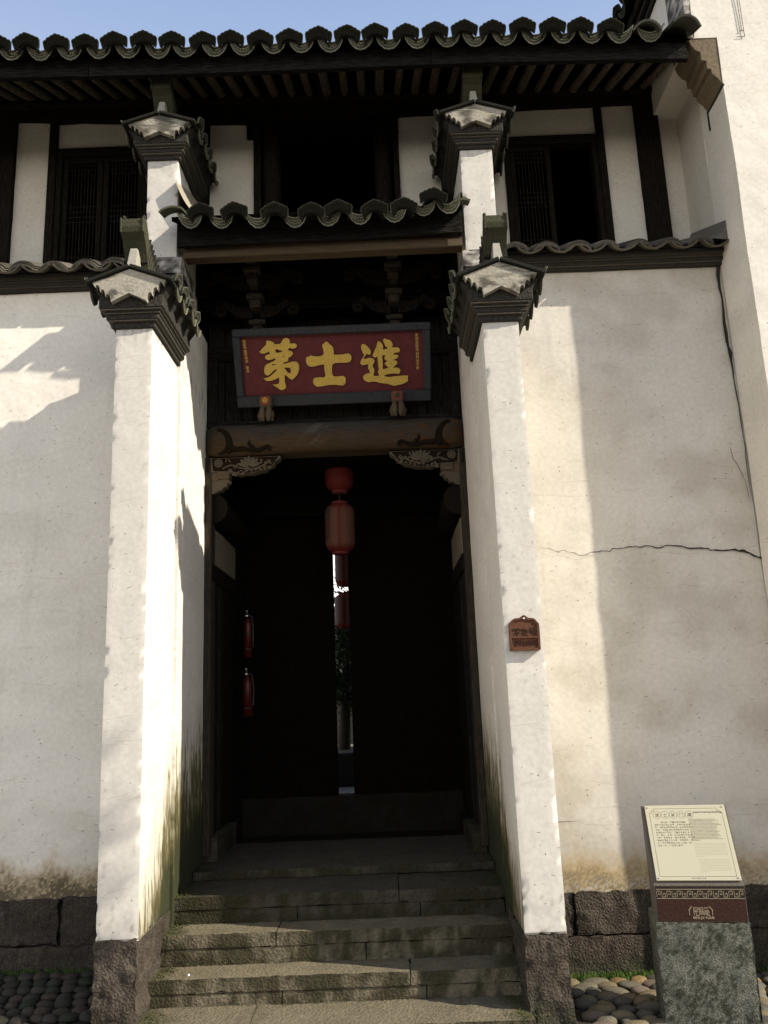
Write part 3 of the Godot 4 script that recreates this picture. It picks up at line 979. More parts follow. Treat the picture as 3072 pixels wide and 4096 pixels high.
# ------------------------------------------------------------------ the timber house behind
func sag(x: float) -> float:      # the eave line dips and falls a little to the right
	return lerpf(6.062, 5.998, (x + 2.64) / 4.95) - 0.012 * sin((x + 2.64) * 1.3)

func beam_top(x: float) -> float:
	return lerpf(6.52, 6.39, clampf((x + 2.9) / 4.6, 0, 1))

func beam_low(x: float) -> float:
	if x < -1.2:
		return lerpf(6.345, 6.245, (x + 2.9) / 1.7)
	return lerpf(6.235, 6.285, (x + 1.2) / 3.5)

func run_beam(st: SurfaceTool, x0: float, x1: float, z0: float, z1: float) -> void:
	var n := 6
	for i in n:
		var a := lerpf(x0, x1, float(i) / n)
		var b := lerpf(x0, x1, float(i + 1) / n)
		var ta := beam_top(a)
		var tb := beam_top(b)
		var la := beam_low(a)
		var lb := beam_low(b)
		quad(st, Vector3(a, ta, z1), Vector3(b, tb, z1), Vector3(b, lb, z1), Vector3(a, la, z1), Vector2(0, a), Vector2(0, b), Vector2(0.2, b), Vector2(0.2, a))
		quad(st, Vector3(a, la, z1), Vector3(b, lb, z1), Vector3(b, lb, z0), Vector3(a, la, z0), Vector2(0.2, a), Vector2(0.2, b), Vector2(0.3, b), Vector2(0.3, a))
		quad(st, Vector3(a, ta, z0), Vector3(b, tb, z0), Vector3(b, tb, z1), Vector3(a, ta, z1), Vector2(0.2, a), Vector2(0.2, b), Vector2(0.3, b), Vector2(0.3, a))

func upright(parent: Node3D, called: String, x0: float, x1: float, y0: float, y1: float, z0: float, z1: float, m: Material) -> MeshInstance3D:
	var st := mk()
	span(st, Vector3(x0, y0, z0), Vector3(x1, y1, z1), 0.006)
	return done(st, called, m, parent)

func lattice_leaf(parent: Node3D, x0: float, x1: float, y0: float, y1: float, z: float, turn := 0.0) -> void:
	var st := mk()
	var f := 0.042
	span(st, Vector3(x0, y0, z), Vector3(x0 + f, y1, z + 0.04), 0.004)
	span(st, Vector3(x1 - f, y0, z), Vector3(x1, y1, z + 0.04), 0.004)
	span(st, Vector3(x0 + f, y1 - f, z), Vector3(x1 - f, y1, z + 0.038), 0.003)
	span(st, Vector3(x0 + f, y0, z), Vector3(x1 - f, y0 + f, z + 0.038), 0.003)
	var leaf := done(st, "casement", M.wood, parent)
	st = mk()
	var n := 9
	for i in range(1, n):
		var x := lerpf(x0 + f, x1 - f, float(i) / n)
		span(st, Vector3(x - 0.0045, y0 + f, z + 0.012), Vector3(x + 0.0045, y1 - f, z + 0.026))
	for band in [0.06, 0.10, 0.14, 0.44, 0.485, 0.53, 0.575, 0.86, 0.9, 0.94]:
		var y := lerpf(y0, y1, band)
		span(st, Vector3(x0 + f, y - 0.0045, z + 0.014), Vector3(x1 - f, y + 0.0045, z + 0.0245))
	var bars := done(st, "lattice", M.wood, leaf)
	bars.set_meta("kind", "stuff")

func house() -> void:
	var h := thing("timber_house", "two-storey timber house with white plaster panels under a tiled eave", "house", Vector3(-0.2, 0.0, -0.6))
	var st := mk()
	# shell: floor, roof deck, side and back walls, so that the rooms are dark
	span(st, Vector3(-4.4, 4.6, -3.2), Vector3(2.5, 4.7, -0.1))
	span(st, Vector3(-4.4, 6.5, -3.2), Vector3(2.5, 6.56, -0.21))
	for x in [-1.6, 0.75]:
		span(st, Vector3(x, 4.7, -3.2), Vector3(x + 0.05, 6.5, -0.21))
	span(st, Vector3(-4.4, 3.45, -3.2), Vector3(2.5, 3.55, -0.5))
	span(st, Vector3(-4.5, 0.0, -3.2), Vector3(-4.4, 7.0, 0.0))
	span(st, Vector3(-4.4, 3.4, -3.3), Vector3(2.5, 7.6, -3.2))
	span(st, Vector3(2.5, 0.0, -3.3), Vector3(2.52, 7.6, -0.6))
	done(st, "inner_shell", M.wood_black, h)
	# posts and beams of the upper storey
	st = mk()
	run_beam(st, -4.4, 2.36, -0.2, -0.03)
	done(st, "eave_beam", M.wood, h)
	st = mk()
	tube(st, [Vector3(-4.4, 6.48, -0.02), Vector3(-1.0, 6.43, -0.02), Vector3(2.36, 6.37, -0.02)], [0.035, 0.035, 0.035], 8)
	done(st, "beam_moulding", M.wood, h)
	for p in [[-3.25, -2.885, -0.035], [-2.612, -2.545, -0.045], [-1.47, -1.302, -0.03], [-0.944, -0.885, -0.045], [0.19, 0.235, -0.045], [0.565, 0.70, -0.04], [1.846, 1.905, -0.045], [2.17, 2.352, -0.02]]:
		upright(h, "post", p[0], p[1], 4.7, 6.42, -0.2, p[2], M.wood)
	st = mk()
	tube(st, [Vector3(-0.80, 4.7, -0.09), Vector3(-0.80, 6.4, -0.09)], [0.075, 0.07], 14)
	done(st, "post", M.wood, h)
	st = mk()
	tube(st, [Vector3(0.10, 4.7, -0.12), Vector3(0.10, 6.4, -0.12)], [0.07, 0.065], 14)
	done(st, "post", M.wood, h)
	for p in [[-2.886, -2.611, 4.7, 6.345], [-2.546, -1.47, 6.075, 6.31], [-1.303, -0.943, 4.7, 6.255], [0.234, 0.566, 4.7, 6.27], [0.699, 1.085, 4.7, 6.3], [1.085, 1.847, 6.022, 6.3], [1.904, 2.171, 4.7, 6.31], [2.351, 2.52, 4.7, 6.62], [-1.80, -1.47, 4.7, 6.08], [-4.4, -3.25, 4.7, 6.35]]:
		st = mk()
		uneven(st, Vector3(p[0], p[2], -0.14), Vector3(p[1], p[3], -0.082), 0.03, 0.006, 3.0, "z+", "plaster_old")
		done(st, "plaster_panel", M.plaster, h)
	st = mk()
	span(st, Vector3(-1.0, 6.1, -0.16), Vector3(0.24, 6.26, -0.06), 0.005)
	done(st, "opening_head", M.wood_black, h)
	# windows
	for w in [[-2.545, -1.80, 6.075], [1.085, 1.847, 6.022]]:
		st = mk()
		span(st, Vector3(w[0], w[2] - 0.075, -0.16), Vector3(w[1], w[2], -0.055), 0.005)
		span(st, Vector3(w[0], 4.9, -0.16), Vector3(w[1], 4.97, -0.05), 0.005)
		span(st, Vector3(w[0] - 0.0, 4.97, -0.16), Vector3(w[0] + 0.045, w[2] - 0.075, -0.06), 0.005)
		span(st, Vector3(w[1] - 0.045, 4.97, -0.16), Vector3(w[1], w[2] - 0.075, -0.06), 0.005)
		var frame := done(st, "window", M.wood, h)
		var mid := (float(w[0]) + float(w[1])) * 0.5
		lattice_leaf(frame, w[0] + 0.047, mid - 0.004, 4.972, w[2] - 0.077, -0.125)
		if w[0] < 0.0:
			lattice_leaf(frame, mid + 0.004, w[1] - 0.047, 4.972, w[2] - 0.077, -0.125)
	# rafters
	for i in 48:
		var x := -4.35 + i * 0.1435
		if x > 2.33:
			break
		st = mk()
		var r := 0.033 + 0.004 * sin(i * 2.3)
		var y0 := beam_top(x) + 0.03
		tube(st, [Vector3(x + rng.randf_range(-0.008, 0.008), y0 + 0.2, -0.5), Vector3(x, y0, -0.06), Vector3(x + rng.randf_range(-0.012, 0.012), sag(x) + 0.085, 0.725)], [r, r, r * 0.92], 9)
		done(st, "rafter", M.wood_rafter, h)
	# fascia, in three lengths
	for f in [[-4.4, -2.0], [-1.995, 0.46], [0.465, 2.31]]:
		st = mk()
		var n := 6
		for i in n:
			var a := lerpf(f[0], f[1], float(i) / n)
			var b := lerpf(f[0], f[1], float(i + 1) / n)
			bar(st, Vector3(a, sag(a) + 0.062, 0.745), Vector3(b, sag(b) + 0.062, 0.745), 0.04, 0.135, 0.0)
		done(st, "fascia_board", M.wood_grey, h)
	# roof deck and tiles
	st = mk()
	for i in 10:
		var a := lerpf(-4.4, 2.33, i / 10.0)
		var b := lerpf(-4.4, 2.33, (i + 1) / 10.0)
		var e := sag(a) + 0.13
		var g := sag(b) + 0.13
		var ka := beam_top(a) + 0.075
		var kb := beam_top(b) + 0.075
		for d in [0.0, 0.03]:
			quad(st, Vector3(a, e + d, 0.8), Vector3(b, g + d, 0.8), Vector3(b, kb + d, -0.06), Vector3(a, ka + d, -0.06))
			quad(st, Vector3(a, ka + d, -0.06), Vector3(b, kb + d, -0.06), Vector3(b, kb + 1.35 + d, -3.3), Vector3(a, ka + 1.35 + d, -3.3))
	var roof := done(st, "roof_deck", M.wood_black, h)
	var slope := Basis(Vector3.RIGHT, 0.43)
	for i in 34:
		var x := -2.387 - 8 * 0.2055 + i * 0.2055
		if x > 1.80:
			break
		var jx := rng.randf_range(-0.009, 0.009)
		inst(tile_mesh.cover[i % 3], "cover_tile", M.tile_dark, roof, Transform3D(slope * Basis(Vector3.BACK, rng.randf_range(-0.04, 0.04)) * Basis(Vector3.UP, rng.randf_range(-0.06, 0.06)), Vector3(x + jx, sag(x) + 0.078 + rng.randf_range(-0.006, 0.006), 0.86 + rng.randf_range(-0.012, 0.012))))
	for i in 34:
		var x := -2.301 - 8 * 0.2055 + i * 0.2055
		if x > 2.2:
			break
		inst(tile_mesh.drip[i % 3], "drip_tile", M.tile, roof, Transform3D(slope * Basis(Vector3.BACK, rng.randf_range(-0.05, 0.05)), Vector3(x + rng.randf_range(-0.007, 0.007), sag(x) + 0.128 + rng.randf_range(-0.005, 0.005), 0.85)))
	st = mk()
	st.set_color(Color(0.25, 0.25, 0.25))
	for i in 34:
		var x := -4.03 + i * 0.2055
		if x < 2.2:
			var y := beam_top(x) + 0.11
			shell(st, 0.066, 0.012, 0.2, PI - 0.2, 6, 0.0, -3.3, Transform3D(Basis(Vector3.RIGHT, 0.40), Vector3(x, sag(x) + 0.3, 0.34)))
	var rows := done(st, "roof_tiles", M.tile_dark, roof)
	rows.set_meta("kind", "stuff")
	# the last tiles bedded in mortar against the gable
	st = mk()
	st.set_color(Color(0.3, 0.3, 0.27))
	shell(st, 0.10, 0.014, 0.5, PI - 0.35, 8, 0.03, -0.6, Transform3D(Basis(Vector3.RIGHT, 0.43) * Basis(Vector3.BACK, -0.1), Vector3(1.985, sag(2.0) + 0.085, 0.86)))
	done(st, "end_tile", M.tile, roof)
	st = mk()
	st.set_color(Color(0.3, 0.3, 0.27))
	shell(st, 0.105, 0.014, 0.6, PI - 0.6, 8, 0.03, -0.6, Transform3D(Basis(Vector3.RIGHT, 0.43) * Basis(Vector3.BACK, -0.12), Vector3(2.235, sag(2.2) + 0.075, 0.9)))
	done(st, "end_tile", M.tile, roof)
	st = mk()
	st.set_color(Color(0.26, 0.26, 0.24))
	shell(st, 0.118, 0.014, 0.6, PI - 0.7, 8, 0.0, -0.6, Transform3D(Basis(Vector3.RIGHT, 0.43) * Basis(Vector3.BACK, -0.16), Vector3(2.25, sag(2.2) + 0.082, 0.88)))
	done(st, "end_tile", M.tile, roof)

# ------------------------------------------------------------------ the small roof over the gate
func canopy() -> void:
	var c := thing("gate_canopy", "mossy tiled canopy between the two white piers above the gate", "roof", Vector3(-0.37, 4.7, 0.3))
	var st := mk()
	bar(st, Vector3(-0.385, 4.885, 0.74), Vector3(-0.385, 5.30, -0.1), 2.0, 0.03)
	var deck := done(st, "roof_deck", M.wood_black, c)
	var slope := Basis(Vector3.RIGHT, 0.46)
	var dx := [-1.28, -1.06, -0.80, -0.545, -0.31, -0.085, 0.155, 0.365, 0.545]
	var cx := [-1.195, -0.955, -0.68, -0.425, -0.235, 0.02, 0.22, 0.425]
	for i in 9:
		var lift := 0.03 * pow(absf(dx[i] + 0.4) / 0.95, 2.0) + (0.03 if i > 6 else 0.0)
		inst(tile_mesh.drip[i % 3], "drip_tile", M.tile, deck, Transform3D(slope * Basis(Vector3.BACK, rng.randf_range(-0.1, 0.1) + (0.12 if i > 6 else 0.0)) * Basis.IDENTITY.scaled(Vector3(0.92, 0.97, 1)), Vector3(dx[i] * 0.9715, 4.832 + lift, 0.775)))
		if i < 8:
			lift = 0.035 * pow(absf(cx[i] + 0.4) / 0.85, 2.0) + (0.03 if i > 6 else 0.0)
			inst(tile_mesh.cover[(i + 1) % 3], "cover_tile", M.tile_dark, deck, Transform3D(slope * Basis(Vector3.BACK, rng.randf_range(-0.09, 0.09)) * Basis(Vector3.UP, rng.randf_range(-0.16, 0.12)), Vector3(cx[i] * 0.9715, 4.778 + lift, 0.78 + rng.randf_range(-0.02, 0.02))))
	st = mk()
	bar(st, Vector3(-1.378, 4.832, 0.605), Vector3(0.628, 4.857, 0.605), 0.035, 0.17, 0.003)
	done(st, "fascia_board", M.wood_grey, c)
	st = mk()
	bar(st, Vector3(-1.345, 4.737, 0.50), Vector3(0.632, 4.749, 0.50), 0.10, 0.082, 0.006)
	done(st, "lintel", M.wood_brown, c)
	st = mk()
	bar(st, Vector3(-1.345, 4.777, 0.525), Vector3(0.632, 4.792, 0.525), 0.07, 0.02, 0.003)
	done(st, "lintel_strip", M.wood, c)
	for i in 8:
		st = mk()
		var x := -1.2 + i * 0.24
		tube(st, [Vector3(x, 4.87, 0.52), Vector3(x, 5.18, -0.08)], [0.03, 0.03], 8)
		done(st, "rafter", M.wood, c)
	# curved mortar fillets where the roof meets the piers
	for s in [-1.0, 1.0]:
		st = mk()
		st.set_color(Color(0.30, 0.265, 0.2))
		var w0 := -1.398 if s < 0 else 0.655
		st.set_smooth_group(4)
		for i in 8:
			for j in 6:
				var f := []
				for k in [[i, j], [i + 1, j], [i + 1, j + 1], [i, j + 1]]:
					var a: float = k[0] / 8.0
					var z: float = 0.62 - k[1] * 0.11
					f.append(Vector3(w0 - s * 0.17 * pow(a, 1.15), 4.985 + (0.62 - z) * 0.46 + (0.29 if s < 0 else 0.12) * pow(1.0 - a, 1.5), z))
				quad(st, f[0], f[1], f[2], f[3])
		done(st, "mortar_fillet", M.plaster, c)
	st = mk()
	st.set_color(Color(0.42, 0.44, 0.32))
	shell(st, 0.14, 0.012, 1.0, PI - 0.95, 8, 0.04, -0.1, Transform3D(Basis(Vector3.RIGHT, 0.3) * Basis(Vector3.BACK, 0.1), Vector3(-1.352, 4.785, 0.77)))
	done(st, "end_tile", M.tile, deck)
	st = mk()
	st.set_color(Color(0.42, 0.44, 0.32))
	shell(st, 0.11, 0.014, 1.0, PI - 0.8, 6, 0.02, -0.1, Transform3D(Basis(Vector3.RIGHT, 0.3) * Basis(Vector3.BACK, 0.1), Vector3(0.62, 4.81, 0.75)))
	done(st, "end_tile", M.tile, deck)

# ------------------------------------------------------------------ the timber gate
func scroll(cx: float, cy: float, r0: float, r1: float, a0: float, turns: float, n: int) -> Array:
	var p := []
	for i in n + 1:
		var f := float(i) / n
		var a := a0 + TAU * turns * f
		p.append(Vector2(cx + cos(a) * lerpf(r0, r1, f), cy + sin(a) * lerpf(r0, r1, f)))
	return p

func ridge_line(st: SurfaceTool, pts: Array, z: float, r: float) -> void:
	var p := []
	var w := []
	for i in pts.size():
		p.append(Vector3(pts[i].x, pts[i].y, z))
		var f := float(i) / (pts.size() - 1)
		w.append(r * (0.35 + 0.65 * sin(PI * clampf(f * 0.85 + 0.12, 0, 1))))
	tube(st, p, w, 6)

func smooth_path(a: Array, per := 5) -> Array:
	var c := Curve2D.new()
	for i in a.size():
		var t: Vector2 = (a[mini(i + 1, a.size() - 1)] - a[maxi(i - 1, 0)]) / 6.0
		c.add_point(a[i], -t, t)
	var out := []
	for i in a.size() - 1:
		for k in per:
			out.append(c.sample(i, float(k) / per))
	out.append(a[a.size() - 1])
	return out

func gate() -> void:
	var g := thing("timber_gate", "dark timber gate frame with carved moon beam and plank wall above", "gate", Vector3(-0.37, 0.55, -0.3))
	var st := mk()
	var zf := -0.21
	for s in [[-1.352, -1.30], [0.585, 0.637]]:
		upright(g, "jamb", s[0], s[1], 0.58, 3.45, -0.36, zf, M.jamb)
	# the beam: a round-backed log with drooping ends
	st = mk()
	var secs := []
	for i in 129:
		var f := i / 128.0
		var x := lerpf(-1.35, 0.635, f)
		var e := minf(f, 1.0 - f) * 1.985
		var round_end := sqrt(clampf(1.0 - pow(maxf(0.0, 0.13 - e) / 0.13, 2.0), 0.02, 1.0))
		var lo := 3.447 + 0.012 * sin(PI * f) - 0.0
		var hi := 3.70 - 0.006 * f
		var cy := (lo + hi) * 0.5
		var ring := []
		for k in 15:
			var t := PI * k / 14.0 - PI / 2
			ring.append(Vector3(x, cy + sin(t) * (hi - lo) * 0.5 * (0.72 + 0.28 * round_end), -0.25 + pow(maxf(cos(t), 0.0), 0.55) * 0.11 * round_end))
		secs.append(ring)
	st.set_smooth_group(6)
	for i in 128:
		for k in 14:
			var w := i * 0.25
			var orange := ss(0.3, 0.55, nb.get_noise_2d(w * 0.31, k * 0.5)) * ss(20.0, 28.0, w)
			var smear := ss(-0.2, 0.4, nb.get_noise_2d(w * 0.7 - k * 0.3, k * 0.15)) * ss(2.2, 0.6, absf(w - 13.6 - (k - 7.0) * 0.2)) * ss(4.5, 3.0, absf(k - 7.5)) * 0.2
			st.set_color(Color(0.074, 0.05, 0.029).lerp(Color(0.056, 0.05, 0.042), ss(3.0, 10.0, k + 3.0 * nb.get_noise_2d(w * 0.2, k * 0.3))).lerp(Color(0.12, 0.05, 0.018), orange).lerp(Color(0.22, 0.2, 0.17), smear))
			quad(st, secs[i][k], secs[i + 1][k], secs[i + 1][k + 1], secs[i][k + 1], Vector2(k * 0.026, i * 0.0155), Vector2(k * 0.026, i * 0.0155 + 0.0155), Vector2(k * 0.026 + 0.026, i * 0.0155 + 0.0155), Vector2(k * 0.026 + 0.026, i * 0.0155))
	st.set_smooth_group(-1)
	st.set_color(Color(0.08, 0.06, 0.04))
	span(st, Vector3(-1.35, 3.46, -0.36), Vector3(0.635, 3.69, -0.245))
	var beam := done(st, "moon_beam", M.beam, g)
	st = mk()
	for s in [1.0, -1.0]:
		var cx := -0.358
		var map := func(p: Vector2) -> Vector2: return Vector2(cx + (p.x - cx) * s, p.y)
		var lines := [
			[Vector2(-1.245, 3.648), Vector2(-1.205, 3.635), Vector2(-1.172, 3.59), Vector2(-1.162, 3.53), Vector2(-1.185, 3.478), Vector2(-1.235, 3.452)],
			[Vector2(-1.245, 3.648), Vector2(-1.19, 3.628), Vector2(-1.15, 3.57), Vector2(-1.14, 3.51), Vector2(-1.11, 3.487), Vector2(-1.05, 3.49), Vector2(-1.0, 3.475), Vector2(-0.97, 3.462)],
			[Vector2(-1.008, 3.57), Vector2(-1.0, 3.545), Vector2(-1.003, 3.522), Vector2(-0.98, 3.502), Vector2(-0.965, 3.48), Vector2(-0.93, 3.474), Vector2(-0.895, 3.49), Vector2(-0.865, 3.502), Vector2(-0.846, 3.49), Vector2(-0.85, 3.474), Vector2(-0.866, 3.478)],
			[Vector2(-1.17, 3.456), Vector2(-1.15, 3.475), Vector2(-1.148, 3.51)]]
		for l in lines:
			var q := []
			for p in smooth_path(l):
				q.append(map.call(p))
			ridge_line(st, q, -0.15, 0.021 if l.size() > 5 and l[0].x < -1.2 else 0.016)
	done(st, "carved_groove", M.groove, beam)
	# carved corner brackets
	for s in [1.0, -1.0]:
		var t := Transform3D(Basis(Vector3(s, 0, 0), Vector3(0, 1, 0), Vector3(0, 0, 1)), Vector3(-1.348 if s > 0 else 0.633, 3.44, -0.30))
		st = mk()
		extr(st, poly([0.0, 0.0, 0.575, 0.0, 0.57, -0.02, 0.53, -0.045, 0.52, -0.07, 0.48, -0.085, 0.46, -0.105, 0.40, -0.115, 0.36, -0.128, 0.30, -0.125, 0.26, -0.135, 0.215, -0.12, 0.2, -0.108, 0.0, -0.108]), 0.09, t)
		extr(st, poly([0.0, -0.11, 0.192, -0.11, 0.185, -0.16, 0.178, -0.165, 0.182, -0.19, 0.165, -0.2, 0.16, -0.222, 0.135, -0.23, 0.125, -0.25, 0.095, -0.255, 0.08, -0.27, 0.03, -0.282, 0.0, -0.285]), 0.082, t)
		var br := done(st, "corner_bracket", M.wood_carved, g)
		st = mk()
		span(st, t * Vector3(0.095, -0.165, 0.07), t * Vector3(0.184, -0.104, 0.098), 0.004)
		tube(st, [t * Vector3(0.075, -0.152, 0.07), t * Vector3(0.075, -0.152, 0.088)], [0.03, 0.03], 14)
		done(st, "peg_block", M.wood_brown, br)
		st = mk()
		extr(st, poly([0.05, -0.004, 0.56, -0.004, 0.53, -0.04, 0.51, -0.068, 0.46, -0.1, 0.36, -0.122, 0.26, -0.128, 0.2, -0.104, 0.06, -0.1]), 0.002, t * Transform3D(Basis.IDENTITY, Vector3(0, 0, 0.0895)))
		done(st, "carved_ground", M.groove, br)
		st = mk()
		# flower, leaves and stems standing out of the panel
		var fl := [Vector2(0.10, -0.04), Vector2(0.335, -0.05)]
		for k in 11:
			var a := TAU * k / 11.0
			petal(st, t, fl[0] + Vector2(cos(a), sin(a)) * 0.024, a, 0.026, 0.011, 0.098)
		petal(st, t, fl[0], 0.0, 0.034, 0.016, 0.103)
		for k in 7:
			var a := PI * (0.1 + 0.8 * k / 6.0)
			petal(st, t, fl[1] + Vector2(cos(a) * 0.05, -0.025 + sin(a) * 0.045), a, 0.085, 0.016, 0.1 + 0.004 * (k % 2))
		for k in 26:
			var q := Vector2(rng.randf_range(0.15, 0.5), rng.randf_range(-0.112, -0.012))
			if q.y < -0.03 - 0.16 * (0.56 - q.x) / 0.3 and q.x > 0.4:
				q.y += 0.04
			petal(st, t, q, rng.randf_range(0, TAU), rng.randf_range(0.03, 0.055), rng.randf_range(0.006, 0.011), 0.097)
		for k in 9:
			petal(st, t, Vector2(0.22 + k * 0.033, -0.128 + 0.012 * k * 0.45 + rng.randf_range(-0.006, 0.006)), rng.randf_range(-0.5, 0.6), 0.05, 0.014, 0.09)
		for k in 6:
			petal(st, t, Vector2(0.185 - k * 0.03, -0.19 - k * 0.017), -0.6, 0.03, 0.012, 0.078)
		var stem := smooth_path([Vector2(0.13, -0.085), Vector2(0.2, -0.06), Vector2(0.27, -0.085), Vector2(0.36, -0.095), Vector2(0.44, -0.07), Vector2(0.5, -0.03)])
		var p := []
		var w := []
		for v in stem:
			p.append(t * Vector3(v.x, v.y, 0.092))
			w.append(0.006)
		tube(st, p, w, 6)
		var carv := done(st, "carving", M.wood_carved, br)
		carv.set_meta("kind", "stuff")
	# plank wall above the beam
	for i in 15:
		var x := -1.352 + i * 0.1327
		st = mk()
		span(st, Vector3(x + 0.002, 3.72, -0.34 - 0.004 * (i % 3)), Vector3(x + 0.1307, 4.95, -0.30 - 0.005 * ((i * 7) % 4)), 0.004)
		done(st, "plank", M.wood_grey if i < 4 or i > 11 else M.wood, g)
	st = mk()
	span(st, Vector3(-1.352, 4.62, -0.12), Vector3(0.637, 5.24, -0.075), 0.004)
	done(st, "frieze_board", M.wood_black, g)
	st = mk()
	span(st, Vector3(-1.352, 3.70, -0.345), Vector3(0.637, 3.745, -0.25), 0.005)
	done(st, "sill_rail", M.wood_grey, g)
	st = mk()
	span(st, Vector3(-1.352, 4.26, -0.345), Vector3(0.637, 4.38, -0.27), 0.005)
	done(st, "middle_rail", M.wood, g)
	for x in [[-1.352, -1.27], [-1.06, -0.99], [0.3, 0.36], [0.56, 0.637]]:
		upright(g, "stile", x[0], x[1], 3.746, 4.26, -0.345, -0.268, M.wood_grey)
	# bracket sets that carry the canopy
	for bx in [-0.93, 0.14]:
		st = mk()
		span(st, Vector3(bx - 0.1, 4.18, -0.30), Vector3(bx + 0.1, 4.5, -0.2), 0.01)
		var set_ := done(st, "bracket_set", M.wood, g)
		for b in [[4.44, -0.16, 0.12, 0.1], [4.60, -0.04, 0.15, 0.095], [4.76, 0.08, 0.17, 0.1], [4.90, 0.22, 0.17, 0.1]]:
			st = mk()
			box(st, Vector3(bx, b[0], b[1] - 0.12), Vector3(0.085, b[2] * 0.62, 0.36), Basis(Vector3.RIGHT, -0.1), 0.012)
			box(st, Vector3(bx, b[0] + 0.055, b[1] + 0.02), Vector3(0.13, 0.045, 0.13), Basis.IDENTITY, 0.01)
			done(st, "bracket_block", M.jamb, set_)
		for s in [-1.0, 1.0]:
			for a in [[4.56, -0.13, 0.30], [4.76, 0.0, 0.36]]:
				st = mk()
				var t := Transform3D(Basis(Vector3(s, 0, 0), Vector3(0, 1, 0), Vector3(0, 0, 1)), Vector3(bx, a[0], a[1]))
				var l: float = a[2]
				extr(st, poly([0.03, -0.05, 0.1 * l / 0.3, -0.045, 0.17 * l / 0.3, -0.02, l * 0.72, 0.03, l * 0.86, 0.045, l * 0.9, 0.085, l * 0.78, 0.1, l * 0.62, 0.075, 0.5 * l, 0.045, 0.3 * l, 0.055, 0.03, 0.06]), 0.075, t)
				var sc := scroll(l * 0.92, 0.03, 0.045, 0.012, 1.9, -1.35, 14)
				var p := []
				var w := []
				for v in sc:
					p.append(t * Vector3(v.x, v.y, 0.038))
					w.append(0.022)
				tube(st, p, w, 7)
				sc = scroll(l * 0.55, 0.1, 0.04, 0.012, -1.2, 1.0, 10)
				p = []
				w = []
				for v in sc:
					p.append(t * Vector3(v.x, v.y, 0.038))
					w.append(0.017)
				tube(st, p, w, 6)
				done(st, "scroll_arm", M.wood, set_)

func petal(st: SurfaceTool, t: Transform3D, c: Vector2, a: float, l: float, w: float, z: float) -> void:
	var d := Vector2(cos(a), sin(a))
	var n := d.orthogonal()
	var rim := []
	for k in 6:
		var b := TAU * k / 6.0
		var q := c + d * cos(b) * l * 0.5 + n * sin(b) * w
		rim.append(t * Vector3(q.x, q.y, z - 0.008))
	var top := t * Vector3(c.x, c.y, z + 0.012)
	st.set_smooth_group(9)
	for k in 6:
		tri(st, top, rim[k], rim[(k + 1) % 6])
	st.set_smooth_group(-1)

# ------------------------------------------------------------------ porch, doors, passage
func porch() -> void:
	var p := thing("porch_walls", "panelled side walls inside the dark gateway, on stone plinths", "wall", Vector3(-0.37, 0.5, -0.8))
	var st := mk()
	for s in [[-1.34, -1.305, -1.0], [0.575, 0.61, 1.0]]:
		var x0: float = s[0]
		var x1: float = s[1]
		var inn := x1 if s[2] < 0 else x0
		var d: float = -s[2]
		st = mk()
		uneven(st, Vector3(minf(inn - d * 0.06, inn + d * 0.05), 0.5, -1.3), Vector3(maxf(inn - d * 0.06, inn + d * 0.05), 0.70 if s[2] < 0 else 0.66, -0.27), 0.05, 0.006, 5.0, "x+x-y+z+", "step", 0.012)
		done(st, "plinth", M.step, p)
		for k in [[-0.50, -0.27], [-0.66, -0.58], [-1.28, -0.68]]:
			st = mk()
			span(st, Vector3(x0, 0.71, k[0]), Vector3(x1, 2.5, k[1]), 0.006)
			done(st, "panel", M.wood_grey if k[1] > -0.6 else M.wood, p)
		st = mk()
		span(st, Vector3(x0 - 0.01, 2.505, -1.3), Vector3(x1 + 0.01, 2.64, -0.24), 0.008)
		done(st, "rail", M.wood, p)
		st = mk()
		uneven(st, Vector3(x0, 2.645, -1.22), Vector3(x1, 2.92, -0.3), 0.05, 0.004, 3.0, "x+x-", "plaster_dimmed")
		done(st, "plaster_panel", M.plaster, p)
		st = mk()
		tube(st, [Vector3(inn, 3.06, -1.3), Vector3(inn, 3.06, -0.26)], [0.12, 0.12], 14)
		done(st, "beam", M.wood, p)
		span_wall(p, inn, d)
	for x in [[-1.45, -1.262], [0.555, 0.75]]:
		upright(p, "door_post", x[0], x[1], 0.55, 3.25, -1.44, -1.27, M.wood_black)
	st = mk()
	span(st, Vector3(-1.6, 3.72, -1.4), Vector3(0.9, 3.78, -0.34))
	span(st, Vector3(-1.352, 3.19, -1.42), Vector3(0.637, 3.75, -1.26))
	done(st, "ceiling", M.wood_black, p)

func span_wall(p: Node3D, inn: float, d: float) -> void:
	var st := mk()
	var o := inn - d * 0.05
	span(st, Vector3(minf(o, o - d * 0.25), 0.0, -1.45), Vector3(maxf(o, o - d * 0.25), 4.0, -0.262))
	done(st, "back_wall", M.wood_black, p)

func door_leaf(label: String, x0: float, x1: float, hinge: float, turn: float) -> void:
	var d := thing("door_leaf", label, "door", Vector3(hinge, 0.84, -1.33), "gate doors")
	d.rotation.y = turn
	var n := 6
	for i in n:
		var a := lerpf(x0, x1, float(i) / n)
		var b := lerpf(x0, x1, float(i + 1) / n)
		var st := mk()
		span(st, Vector3(a - 0.004 * (i % 2), 0.832, -1.36 - 0.003 * (i % 2)), Vector3(b + 0.004 * (i % 2), 3.22, -1.31 - 0.004 * (i % 2)), 0.003)
		done(st, "plank", M.wood_door, d)

